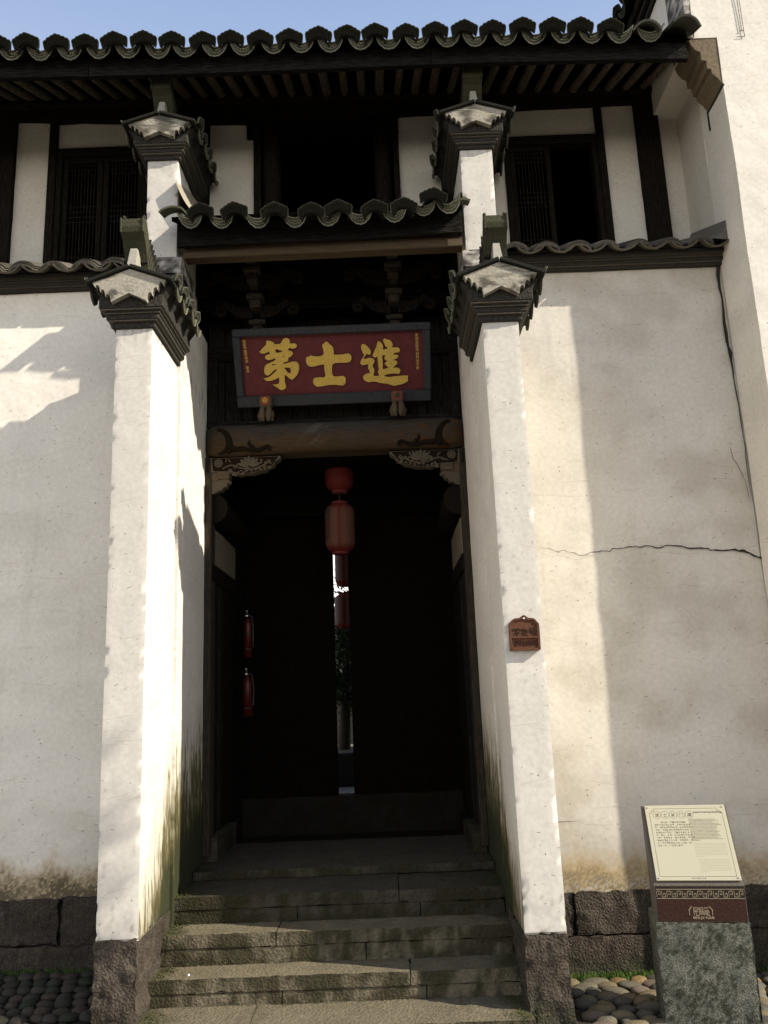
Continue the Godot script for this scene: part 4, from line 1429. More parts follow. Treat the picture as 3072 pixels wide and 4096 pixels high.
func passage() -> void:
	door_leaf("left plank door leaf of the gate, swung slightly inward", -1.30, -0.47, -1.30, 0.05)
	door_leaf("right plank door leaf of the gate, standing closed", -0.335, 0.575, 0.575, 0.0)
	var t := thing("threshold", "high stone threshold below the two plank doors", "threshold", Vector3(-0.37, 0.5, -1.32))
	for s in [[-1.30, 0.575]]:
		var st := mk()
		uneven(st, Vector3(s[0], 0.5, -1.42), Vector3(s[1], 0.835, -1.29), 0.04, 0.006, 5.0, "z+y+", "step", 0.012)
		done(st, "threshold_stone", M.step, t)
	var st := mk()
	span(st, Vector3(-3.0, 0.45, -3.4), Vector3(2.0, 0.57, -1.42))
	struct(st, "passage_floor", M.paving)
	st = mk()
	span(st, Vector3(-3.0, 0.4, -14.0), Vector3(2.4, 0.55, -3.401))
	struct(st, "courtyard_paving", M.paving)
	# courtyard side walls, white, low
	var w := thing("courtyard_wall", "low wall at the back of the courtyard, seen between the doors", "wall", Vector3(-0.8, 0.5, -14.0))
	st = mk()
	span(st, Vector3(-6, 0.3, -14.3), Vector3(6, 2.2, -14.0))
	done(st, "wall", M.cornice, w)
	var pl := thing("planter", "dark stone planter in the courtyard behind the door gap", "planter", Vector3(-0.75, 0.55, -5.0))
	st = mk()
	span(st, Vector3(-1.7, 0.55, -6.2), Vector3(0.3, 0.95, -4.75), 0.02)
	done(st, "trough", M.cornice, pl)
	leafy("courtyard_shrub", "dark leafy shrub seen through the gap between the doors", "shrub", Vector3(-0.65, 0.9, -5.5), 0.8, 1.75, 0.55, 9000, 5, 0.075)
	leafy("courtyard_tree", "tree branches seen through the door gap above the lanterns", "tree", Vector3(-0.2, 0.5, -7.6), 0.9, 3.6, 0.9, 2200, 6, 0.1)

func leafy(called: String, label: String, cat: String, at: Vector3, wide: float, high: float, deep: float, n: int, seed_: int, size: float) -> void:
	var t := thing(called, label, cat, at)
	var r := RandomNumberGenerator.new()
	r.seed = seed_
	var st := mk()
	var top := at + Vector3(0.1, high, 0)
	tube(st, [at, at + Vector3(0.04, high * 0.4, 0), top], [0.09, 0.06, 0.02], 7)
	var tips := []
	for i in 16:
		var f := r.randf_range(0.15, 1.0)
		var a := at.lerp(top, f)
		var ang := r.randf_range(0, TAU)
		var e := a + Vector3(cos(ang) * wide * r.randf_range(0.4, 0.9), r.randf_range(0.0, 0.5), sin(ang) * deep * r.randf_range(0.4, 0.9))
		tube(st, [a, (a + e) * 0.5 + Vector3(0, 0.06, 0), e], [0.022, 0.014, 0.006], 5)
		tips.append(e)
		tips.append((a + e) * 0.5)
	done(st, "trunk", M.bark, t)
	st = mk()
	for i in n:
		var c: Vector3 = tips[r.randi() % tips.size()] + Vector3(r.randfn(0, 0.16), r.randfn(0, 0.16), r.randfn(0, 0.16))
		leaf(st, c, size * r.randf_range(0.6, 1.2), r)
	done(st, "crown", M.leaf, t)

func leaf(st: SurfaceTool, c: Vector3, s: float, r: RandomNumberGenerator) -> void:
	var b := Basis.from_euler(Vector3(r.randf_range(-1.0, 1.0), r.randf_range(0, TAU), r.randf_range(-0.8, 0.8)))
	var k := r.randf_range(0.6, 1.5)
	st.set_color(Color(k, k * r.randf_range(0.9, 1.1), k * 0.9))
	var p0 := c
	var p1 := c + b * Vector3(s * 0.24, 0.05 * s, s * 0.45)
	var p2 := c + b * Vector3(0, -0.1 * s, s)
	var p3 := c + b * Vector3(-s * 0.24, 0.05 * s, s * 0.45)
	tri(st, p0, p1, p2)
	tri(st, p0, p2, p3)

# ------------------------------------------------------------------ writing
# strokes on a ten by ten grid: from x y to x y
const GLYPH := {
	"士": "0494 4048 1989 4149", "进": "3393 2696 5058 7159 7058 0111 0323 2327 0899", "第": "0121 1213 5181 6263 1474 7476 1676 1618 1878 7879 4349 4619", "门": "1021 1219 3191 9199 9979", "楼": "0343 2029 2408 2446 5294 7055 4184 9153 4797 6579 8549 5999",
	"零": "1181 0302 0292 9293 4144 2333 5363 4517 4586 3666 2777 5859", "叁": "4012 1272 0393 4316 4386 2575 2777 1999", "号": "2070 2023 7073 2373 0595 3537 3777 7779 7959", "通": "3090 8062 3292 3238 9298 3595 6238 0111 0323 2327 0899", "济": "0112 0324 0818 4060 3191 4185 9135 4549 7579", "古": "0393 4045 2575 2529 7579 2979", "街": "0115 0429 2529 3171 3474 5157 3777 8292 8494 9499 9979", "東": "0191 4049 1373 1336 7376 1676 1474 4608 4698",
	"皇": "3011 1171 1114 7174 1474 2272 0676 0999 4649", "明": "0131 0108 3138 0434 0838 5191 5159 9199 5494 5797", "萬": "0191 2003 7083 2373 2326 7376 2676 2474 4348 0799 0709 9799", "曆": "0191 0109 2383 3036 6366 2646 5696 3869 2979", "癸": "1040 4013 5090 9063 2474 0595 5508 5598 3636", "丑": "1181 2129 8189 0595 0999", "科": "0141 2029 0343 2506 2546 5263 5464 4797 8089", "龔": "0141 2044 5090 6194 0444 5494 0696 2838 6888 0999", "承": "2080 8042 4249 2444 2646 0335 0809 6499 6288", "薦": "0191 2002 7072 1393 1319 3474 3575 3676 2829 4849 6869 8898",
	"甲": "1181 1115 8185 1585 1383 4149", "寅": "4041 0191 0103 9193 1484 2575 2528 7578 2878 5258 3909 6999", "年": "2003 1191 1484 0696 4149 1416", "秋": "0141 2029 0343 2506 5254 7049 6599 9284", "月": "2181 2109 8189 8979 2484 2777", "穀": "0141 2045 0444 0646 0849 2649 5151 5181 8184 5585 5599 8549", "旦": "2171 2127 7177 2474 2777 0999",
	"一": "0595", "人": "4109 4199", "三": "1282 2575 0999", "七": "0594 4148 4898", "十": "0494 4049", "四": "1191 1119 9199 1999 4145 6167", "世": "0494 2029 5056 8086 2656 2999", "主": "4052 1383 4348 2666 0898", "正": "1181 4149 4575 2529 0999", "中": "1282 1217 8287 1787 4049", "方": "4051 0292 4209 4575 7579", "万": "0191 4109 4474 7479", "广": "4051 1292 1209", "为": "2031 0393 4109 9399 5668", "父": "3012 6082 7109 2499", "子": "1181 8154 4449 0595", "代": "2003 1319 3383 6099 8091", "了": "1181 8154 4459 5939", "目": "2181 2129 8189 2383 2686 2989", "元": "2272 0494 3409 6468 6898", "山": "4048 1318 8388 1888", "于": "1181 0494 4149 4929", "村": "0141 2029 0344 5292 7079 5566", "士门": ""}

func glyph(st: SurfaceTool, key: String, t: Transform3D, size: float, w: float, d: float) -> void:
	for s in GLYPH.get(key, "1181 1118 8188 1888 4149 1484").split(" ", false):
		var a := Vector2(int(s[0]), 9 - int(s[1])) * size / 9.0
		var b := Vector2(int(s[2]), 9 - int(s[3])) * size / 9.0
		if a.distance_to(b) > 0.0001:
			var e := (b - a).normalized() * w * 0.4
			raised(st, PackedVector2Array([a - e, b + e]), w, d, t)

func ink_line(img: Image, a: Vector2, b: Vector2, w: int, c: Color) -> void:
	var n := maxi(1, ceili(a.distance_to(b)))
	for i in n + 1:
		var p := a.lerp(b, float(i) / n)
		img.fill_rect(Rect2i(int(p.x) - w / 2, int(p.y) - w / 2, w, w), c)

func ink_glyph(img: Image, key: String, at: Vector2, size: float, w: int, c: Color, r: RandomNumberGenerator) -> void:
	if GLYPH.has(key):
		for s in GLYPH[key].split(" ", false):
			ink_line(img, at + Vector2(int(s[0]), int(s[1])) * size / 9.0, at + Vector2(int(s[2]), int(s[3])) * size / 9.0, w, c)
		return
	r.seed = key.unicode_at(0) * 77 + 5
	for k in 4:      # a character of the printed text, in the few strokes that its size leaves room for
		var y := float(r.randi_range(0, 9))
		ink_line(img, at + Vector2(r.randi_range(0, 3), y) * size / 9.0, at + Vector2(r.randi_range(6, 9), y) * size / 9.0, w, c)
	for k in 3:
		var x := float(r.randi_range(0, 9))
		ink_line(img, at + Vector2(x, r.randi_range(0, 3)) * size / 9.0, at + Vector2(x + r.randi_range(-2, 2), r.randi_range(6, 9)) * size / 9.0, w, c)

func lettering(text: String, size: float, m: Material, parent: Node3D, t: Transform3D, bold := false) -> void:
	var f := SystemFont.new()
	f.font_names = PackedStringArray(["Droid Sans"])
	f.font_weight = 700 if bold else 400
	var x := TextMesh.new()
	x.text = text
	x.font = f
	x.font_size = 32
	x.pixel_size = size / 32.0
	x.depth = 0.0006
	x.curve_step = 4.0
	x.horizontal_alignment = HORIZONTAL_ALIGNMENT_LEFT
	x.vertical_alignment = VERTICAL_ALIGNMENT_CENTER
	var o := MeshInstance3D.new()
	o.name = numbered(parent, "lettering")
	o.mesh = x
	o.material_override = m
	parent.add_child(o, true)
	if parent.get_parent() == self:
		t.origin -= parent.position
	o.transform = t

# ------------------------------------------------------------------ the signboard
func signboard() -> void:
	var s := thing("signboard", "dark red name board with three large gold characters and slate-blue frame", "signboard", Vector3(-0.346, 3.83, -0.2))
	var t := Transform3D(Basis(Vector3(1, 0, 0), Vector3(0, 0.8944, 0.4472), Vector3(0, -0.4472, 0.8944)), Vector3(-1.036, 3.91, -0.15))
	var st := mk()
	box(st, t * Vector3(0.69, 0.2235, -0.02), Vector3(1.39, 0.455, 0.04), t.basis)
	done(st, "panel", M.red_panel, s)
	for f in [[0.0 - 0.056, 1.38 + 0.06, 0.447, 0.505], [-0.056, 1.43, -0.085, 0.0]]:
		st = mk()
		box(st, t * Vector3((f[0] + f[1]) * 0.5, (f[2] + f[3]) * 0.5, 0.004), Vector3(f[1] - f[0], f[3] - f[2], 0.07), t.basis, 0.008)
		done(st, "frame_board", M.slate, s)
	for f in [[-0.056, 0.0, -0.02], [1.38, 1.435, 0.02]]:
		st = mk()
		box(st, t * Vector3((f[0] + f[1]) * 0.5, 0.2235, 0.003), Vector3(f[1] - f[0], 0.4466, 0.066), t.basis, 0.006)
		done(st, "frame_board", M.slate, s)
	for ch in [[DI, DI_HOLES], [SHI, []], [JIN, JIN_HOLES]]:
		st = mk()
		var holes := []
		for h in ch[1]:
			holes.append(millis(h))
		extr(st, millis(ch[0]), 0.014, t * Transform3D(Basis.IDENTITY, Vector3(0, 0, 0.0005)), holes)
		done(st, "character", M.gold, s)
	var y := 0.402
	for k in "皇明萬曆癸丑科龔承薦":
		st = mk()
		glyph(st, k, t * Transform3D(Basis.IDENTITY, Vector3(1.326, y, 0)), 0.021, 0.0028, 0.003)
		y -= 0.0275
		done(st, "small_character", M.gold, s)
	y = 0.402
	var x := 0.018
	for k in "萬曆甲寅年秋月 穀旦":
		if k == " ":
			y -= 0.022
		else:
			st = mk()
			glyph(st, k, t * Transform3D(Basis.IDENTITY, Vector3(x, y, 0)), 0.02, 0.0028, 0.003)
			y -= 0.0245
			x += 0.0014
			done(st, "small_character", M.gold, s)
	for q in [[-0.868, "carved sign support with a bright gold flower, under the board's left end"], [0.137, "carved sign support with a dull flower, under the board's right end"]]:
		var cx: float = q[0]
		var c := thing("sign_support", q[1], "bracket", Vector3(cx, 3.7, -0.15), "carved supports under the sign")
		st = mk()
		box(st, Vector3(cx, 3.845, -0.13), Vector3(0.092, 0.088, 0.12), Basis(Vector3.RIGHT, 0.18), 0.014)
		done(st, "block", M.wood_brown, c)
		st = mk()
		box(st, Vector3(cx, 3.842, -0.072), Vector3(0.068, 0.062, 0.012), Basis(Vector3.RIGHT, 0.18), 0.003)
		done(st, "red_field", M.red_wood, c)
		st = mk()
		var ft := Transform3D(Basis(Vector3.RIGHT, 0.18), Vector3(cx, 3.841, -0.066))
		for k in 8:
			petal(st, ft, Vector2(cos(TAU * k / 8.0), sin(TAU * k / 8.0)) * 0.014, TAU * k / 8.0, 0.024, 0.006, 0.008)
		petal(st, ft, Vector2.ZERO, 0.0, 0.012, 0.006, 0.012)
		done(st, "flower", M.gold if cx < 0.0 else M.wood_carved, c)
		for s2 in [-1.0, 1.0]:
			st = mk()
			tube(st, [Vector3(cx + s2 * 0.022, 3.80, -0.10), Vector3(cx + s2 * 0.026, 3.76, -0.085), Vector3(cx + s2 * 0.025, 3.72, -0.08), Vector3(cx + s2 * 0.02, 3.69, -0.10)], [0.016, 0.024, 0.025, 0.012], 9)
			tube(st, [Vector3(cx + s2 * 0.046, 3.775, -0.13), Vector3(cx + s2 * 0.05, 3.735, -0.11), Vector3(cx + s2 * 0.044, 3.695, -0.12)], [0.008, 0.016, 0.01], 7)
			done(st, "carved_lobe", M.wood_brown, c)

# ------------------------------------------------------------------ lanterns and extinguishers
func lantern(label: String, at: Vector3, r: float, h: float, pale: float, written: bool) -> void:
	var l := thing("lantern", label, "lantern", at, "red lanterns hanging in the gateway")
	var st := mk()
	st.set_smooth_group(5)
	var n := 32
	var m := 14
	for i in m:
		for k in n:
			var f := []
			for q in [[i, k], [i + 1, k], [i + 1, k + 1], [i, k + 1]]:
				var v: float = float(q[0]) / m
				var e := minf(v, 1.0 - v) * h / (r * 0.75)
				var rr := r * (0.52 + 0.48 * sqrt(clampf(1.0 - pow(maxf(0.0, 1.0 - e), 2.0), 0.0, 1.0))) * (1.0 + 0.006 * sin(v * 120.0))
				var a: float = TAU * q[1] / n
				f.append([at + Vector3(sin(a) * rr, v * h, cos(a) * rr), v, a])
			var col := []
			var far := 4.5 if at.z < -2.0 else 1.0  # far shades brightened in colour to stand for courtyard light through the cloth
			for q in f:
				var red := Color(0.095, 0.009, 0.006)
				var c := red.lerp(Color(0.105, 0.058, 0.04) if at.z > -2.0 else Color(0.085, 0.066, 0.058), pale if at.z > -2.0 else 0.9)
				var sa: float = absf(wrapf(q[2] + 0.05, -PI / 4, PI / 4))
				if sa < 0.11:
					c = red
				if q[1] < 0.14 or q[1] > 0.9:
					c = c.lerp(red, 0.8)
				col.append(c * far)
			for q in [0, 1, 2, 0, 2, 3]:
				st.set_color(col[q])
				st.add_vertex(f[q][0])
	st.set_color(Color.WHITE)
	st.set_smooth_group(-1)
	done(st, "shade", M.cloth if at.z > -2.0 else M.cloth_far, l)
	for v in [-0.012, h - 0.004]:
		st = mk()
		lathe(st, [Vector2(0.001, 0.0), Vector2(r * 0.55, 0.0), Vector2(r * 0.55, 0.018), Vector2(0.001, 0.018)], at + Vector3(0, v, 0), 18)
		done(st, "ring", M.tassel, l)
	if written:
		var b := Basis(Vector3.UP, -0.85)
		for k in 4:
			st = mk()
			glyph(st, ["世", "代", "古", "元"][k], Transform3D(b, at + b * Vector3(-0.026, h * 0.74 - k * h * 0.165, r + 0.001)), 0.05, 0.006, 0.002)
			done(st, "character", M.black, l)
	st = mk()
	tube(st, [at + Vector3(0, h, 0), at + Vector3(0, h + 0.12, 0)], [0.004, 0.004], 5)
	done(st, "cord", M.tassel, l)

func lanterns() -> void:
	lantern("upper front lantern, deep red, its top hidden by the moon beam", Vector3(-0.358, 3.275, -0.75), 0.117, 0.42, 0.05, false)
	lantern("lower front lantern, pale red with black characters", Vector3(-0.362, 2.765, -0.75), 0.121, 0.405, 0.62, true)
	lantern("upper far lantern seen between the doors, with leaves and sky beside it", Vector3(-0.502, 2.92, -3.95), 0.112, 0.425, 0.5, false)
	lantern("lower far lantern seen between the doors, in front of the dark shrub", Vector3(-0.512, 2.42, -3.95), 0.115, 0.40, 0.5, false)
	for q in [["upper red fire extinguisher with a hose, beside the left door", Vector3(-1.16, 1.97, -1.0), 0.035], ["lower red fire extinguisher, beside the left door", Vector3(-1.165, 1.50, -1.0), 0.04]]:
		var at: Vector3 = q[1]
		var r: float = q[2]
		var e := thing("fire_extinguisher", q[0], "extinguisher", at, "fire extinguishers")
		var st := mk()
		lathe(st, [Vector2(0.001, 0), Vector2(r, 0.0), Vector2(r, 0.26), Vector2(r * 0.8, 0.29), Vector2(r * 0.35, 0.31), Vector2(r * 0.3, 0.335), Vector2(0.001, 0.335)], at, 18)
		done(st, "cylinder", M.fire_red, e)
		st = mk()
		bar(st, at + Vector3(0, 0.345, -0.01), at + Vector3(0.0, 0.375, 0.06), 0.014, 0.01)
		bar(st, at + Vector3(0, 0.335, -0.01), at + Vector3(0.0, 0.335, 0.05), 0.014, 0.01)
		done(st, "handle", M.steel, e)
		st = mk()
		tube(st, [at + Vector3(0, 0.34, 0), at + Vector3(r, 0.33, 0.02), at + Vector3(r * 1.35, 0.24, 0.02), at + Vector3(r * 1.2, 0.08, 0.02)], [0.007, 0.007, 0.007, 0.01], 7)
		done(st, "hose", M.black, e)
		st = mk()
		lathe(st, [Vector2(r * 1.015, 0.19), Vector2(r * 1.02, 0.2)], at, 18)
		lathe(st, [Vector2(r * 1.015, 0.06), Vector2(r * 1.02, 0.07)], at, 18)
		done(st, "strap", M.black, e)

# ------------------------------------------------------------------ steps
func steps() -> void:
	var s := thing("stone_steps", "worn stone steps climbing between the wing walls to the gate", "steps", Vector3(-0.36, -0.1, 1.28))
	var rows := [[0.535, -1.29, 0.075, [-1.345, 0.632]], [0.479, -0.04, 0.514, [-1.365, -0.002, 0.644]], [0.325, 0.44, 0.735, [-1.38, -0.71, 0.648]], [0.16, 0.66, 0.955, [-1.4, 0.045, 0.652]], [0.02, 0.86, 1.29, [-1.41, -0.785, 0.66]]]
	for i in rows.size():
		var r = rows[i]
		var xs: Array = r[3]
		for k in xs.size() - 1:
			var st := mk()
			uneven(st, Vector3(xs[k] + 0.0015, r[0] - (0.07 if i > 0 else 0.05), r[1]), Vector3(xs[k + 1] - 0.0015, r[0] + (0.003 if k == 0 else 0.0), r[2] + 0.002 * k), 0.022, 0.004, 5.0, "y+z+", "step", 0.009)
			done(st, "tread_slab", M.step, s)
		if i > 0:
			var cuts := [xs[0] + 0.01, xs[0] + 0.75, xs[2] - 0.52, xs[2] - 0.01]
			if i % 2 == 0:
				cuts = [xs[0] + 0.01, xs[0] + 1.18, xs[2] - 0.01]
			for k in cuts.size() - 1:
				var st := mk()
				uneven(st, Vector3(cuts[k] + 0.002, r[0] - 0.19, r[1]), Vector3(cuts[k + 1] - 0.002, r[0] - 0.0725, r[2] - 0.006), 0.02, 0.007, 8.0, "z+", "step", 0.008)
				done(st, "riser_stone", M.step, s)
	# moss in the corners of the treads
	var st := mk()
	for i in 2200:
		var row: Array = rows[1 + rng.randi() % 4]
		var lft := rng.randf() < 0.72
		var x := (-1.345 + absf(rng.randfn(0, 0.05))) if lft else (0.628 - absf(rng.randfn(0, 0.04)))
		var z: float = row[2] - rng.randf_range(0.0, 0.24)
		var y: float = row[0] + 0.002
		if rng.randf() < 0.35:
			x = rng.randf_range(-1.34, 0.4)
			z = row[2] + 0.004
			y = row[0] - rng.randf_range(0.12, 0.17)
		leaf(st, Vector3(x, y, z), rng.randf_range(0.008, 0.02), rng)
	var mo := done(st, "moss", M.moss, s)
	mo.set_meta("kind", "stuff")
	var pb := thing("pebble", "tiny white pebble lying on the sunlit third tread", "pebble", Vector3(-1.17, 0.163, 0.9))
	st = mk()
	lathe(st, [Vector2(0.0005, 0), Vector2(0.006, 0.002), Vector2(0.007, 0.006), Vector2(0.004, 0.011), Vector2(0.0005, 0.012)], Vector3(-1.17, 0.162, 0.9), 7)
	done(st, "stone", M.plaster, pb)

# ------------------------------------------------------------------ number plaque and information stand
func plaque() -> void:
	var p := thing("number_plaque", "brown clay number plaque with carved characters on the right wing wall", "plaque", Vector3(0.757, 1.83, 1.18))
	var out := PackedVector2Array([Vector2(-0.0845, 0), Vector2(0.083, 0), Vector2(0.083, 0.14), Vector2(0.078, 0.152), Vector2(0.067, 0.157), Vector2(0.066, 0.166), Vector2(0.055, 0.174), Vector2(0.024, 0.176), Vector2(0.012, 0.186), Vector2(0.0, 0.194), Vector2(-0.012, 0.187), Vector2(-0.024, 0.177), Vector2(-0.056, 0.175), Vector2(-0.066, 0.167), Vector2(-0.068, 0.158), Vector2(-0.08, 0.152), Vector2(-0.0845, 0.14)])
	var t := Transform3D(Basis(Vector3(0, 0, 1), -0.012), Vector3(0.757, 1.838, 1.176))
	var st := mk()
	extr(st, out, 0.026, t)
	done(st, "tablet", M.clay, p)
	st = mk()
	var ft := t * Transform3D(Basis.IDENTITY, Vector3(0, 0, 0.0255))
	var rim := PackedVector2Array()
	for v in out:
		rim.append(Vector2(v.x * 0.94, 0.09 + (v.y - 0.09) * 0.95))
	rim.append(rim[0])
	raised(st, rim, 0.012, 0.008, ft)
	raised(st, PackedVector2Array([Vector2(-0.078, 0.072), Vector2(0.078, 0.072)]), 0.01, 0.007, ft)
	done(st, "rim", M.clay, p)
	for k in 3:
		st = mk()
		glyph(st, ["零", "叁", "号"][k], ft * Transform3D(Basis.IDENTITY, Vector3(-0.064 + k * 0.044, 0.083, 0)), 0.039, 0.0042, 0.003)
		done(st, "character", M.clay_cut, p)
	for k in 5:
		st = mk()
		glyph(st, ["通", "济", "古", "街", "東"][k], ft * Transform3D(Basis.IDENTITY.scaled(Vector3(0.72, 1, 1)), Vector3(-0.063 + k * 0.0235 + (0.006 if k == 4 else 0.0), 0.025, 0)), 0.03, 0.0034, 0.003)
		done(st, "character", M.clay_cut, p)
	for s in [-1.0, 1.0]:
		st = mk()
		var arc := PackedVector2Array()
		for k in 6:
			var a := -0.9 + 1.8 * k / 5.0
			arc.append(Vector2(0.048 + s * (0.006 + cos(a) * 0.012), 0.04 + sin(a) * 0.02))
		raised(st, arc, 0.003, 0.003, ft)
		done(st, "character", M.clay_cut, p)
	st = mk()
	tube(st, [ft * Vector3(0, 0.176, -0.001), ft * Vector3(0, 0.176, 0.009)], [0.006, 0.005], 10)
	done(st, "nail", M.steel, p)

func plate_print() -> ImageTexture:
	var w := 1024
	var h := 1000
	var img := Image.create(w, h, false, Image.FORMAT_RGB8)
	img.fill(lin(0.38, 0.355, 0.26))
	var ink := lin(0.05, 0.042, 0.027)
	var soft := lin(0.2, 0.175, 0.105)
	var r := RandomNumberGenerator.new()
	# border with stepped corners, and the small fret at the middle below
	for o in [[46, 5]]:
		var e: int = o[0]
		ink_line(img, Vector2(e + 60, e), Vector2(w - e - 60, e), 5, ink)
		ink_line(img, Vector2(e, e + 60), Vector2(e, h - e), 5, ink)
		ink_line(img, Vector2(w - e, e + 60), Vector2(w - e, h - e), 5, ink)
		ink_line(img, Vector2(e, h - e), Vector2(440, h - e), 5, ink)
		ink_line(img, Vector2(600, h - e), Vector2(w - e, h - e), 5, ink)
		for s in [0, 1]:
			var m := func(p: Vector2) -> Vector2: return p if s == 0 else Vector2(w - p.x, p.y)
			for q in [[e, e + 60, e + 30, e + 60], [e + 30, e + 60, e + 30, e + 30], [e + 30, e + 30, e + 60, e + 30], [e + 60, e + 30, e + 60, e]]:
				ink_line(img, m.call(Vector2(q[0], q[1])), m.call(Vector2(q[2], q[3])), 5, ink)
		for q in [[440, h - e, 440, h - e + 26], [440, h - e + 26, 600, h - e + 26], [600, h - e + 26, 600, h - e], [460, h - e, 505, h - e], [505, h - e, 505, h - e + 12], [580, h - e, 535, h - e], [535, h - e, 535, h - e + 12], [520, h - e - 6, 520, h - e + 20], [460, h - e, 460, h - e + 12], [580, h - e, 580, h - e + 12]]:
			ink_line(img, Vector2(q[0], q[1]), Vector2(q[2], q[3]), 5, ink)
	for k in 5:
		var c := Vector2(142 + k * 104, 132)
		for a in 90:
			var p := c + Vector2(cos(TAU * a / 90.0), sin(TAU * a / 90.0)) * 50
			img.fill_rect(Rect2i(int(p.x) - 2, int(p.y) - 2, 4, 4), ink)
		ink_glyph(img, ["进", "士", "第", "门", "楼"][k], c - Vector2(24, 24), 48, 5, ink, r)
	var lines := ["　　“进士第”门楼又称过街楼，", "座位于佛山镇胪元村。属明代早期建", "筑。建筑后部保持原始，前面部分作", "改动，改建后斗拱等部件年代模糊，", "目的是为了排场。门楼正中悬挂着一", "方“进士”匾额，主人是明代万历四", "十年（１６１２）进士龚承荐，其父龚", "世仰为嘉靖三十七年（１５５８）举", "人。父子俩官游数十载，为官一地，", "造福一方，广为世人称颂。"]
	for i in lines.size():
		var x := 92.0
		for ch in lines[i]:
			if not ("　“”，。（）".contains(ch)):
				ink_glyph(img, ch, Vector2(x, 224 + i * 35), 21, 3, ink, r)
			elif "，。".contains(ch):
				img.fill_rect(Rect2i(int(x) + 2, 224 + i * 35 + 18, 5, 5), ink)
			x += 28.5
	for block in [[545, 520, 10, 19, 0.9], [565, 730, 9, 20, 0.9]]:
		for i in block[2]:
			var x: float = block[0]
			var last: bool = i == block[2] - 1
			while x < (640 if last else 930):
				ink_glyph(img, String.chr(0x4e00 + (int(x) * 31 + i * 977) % 9000), Vector2(x, block[1] + i * block[3]), 10, 1, soft, r)
				x += 14.5
	img.generate_mipmaps()
	return ImageTexture.create_from_image(img)

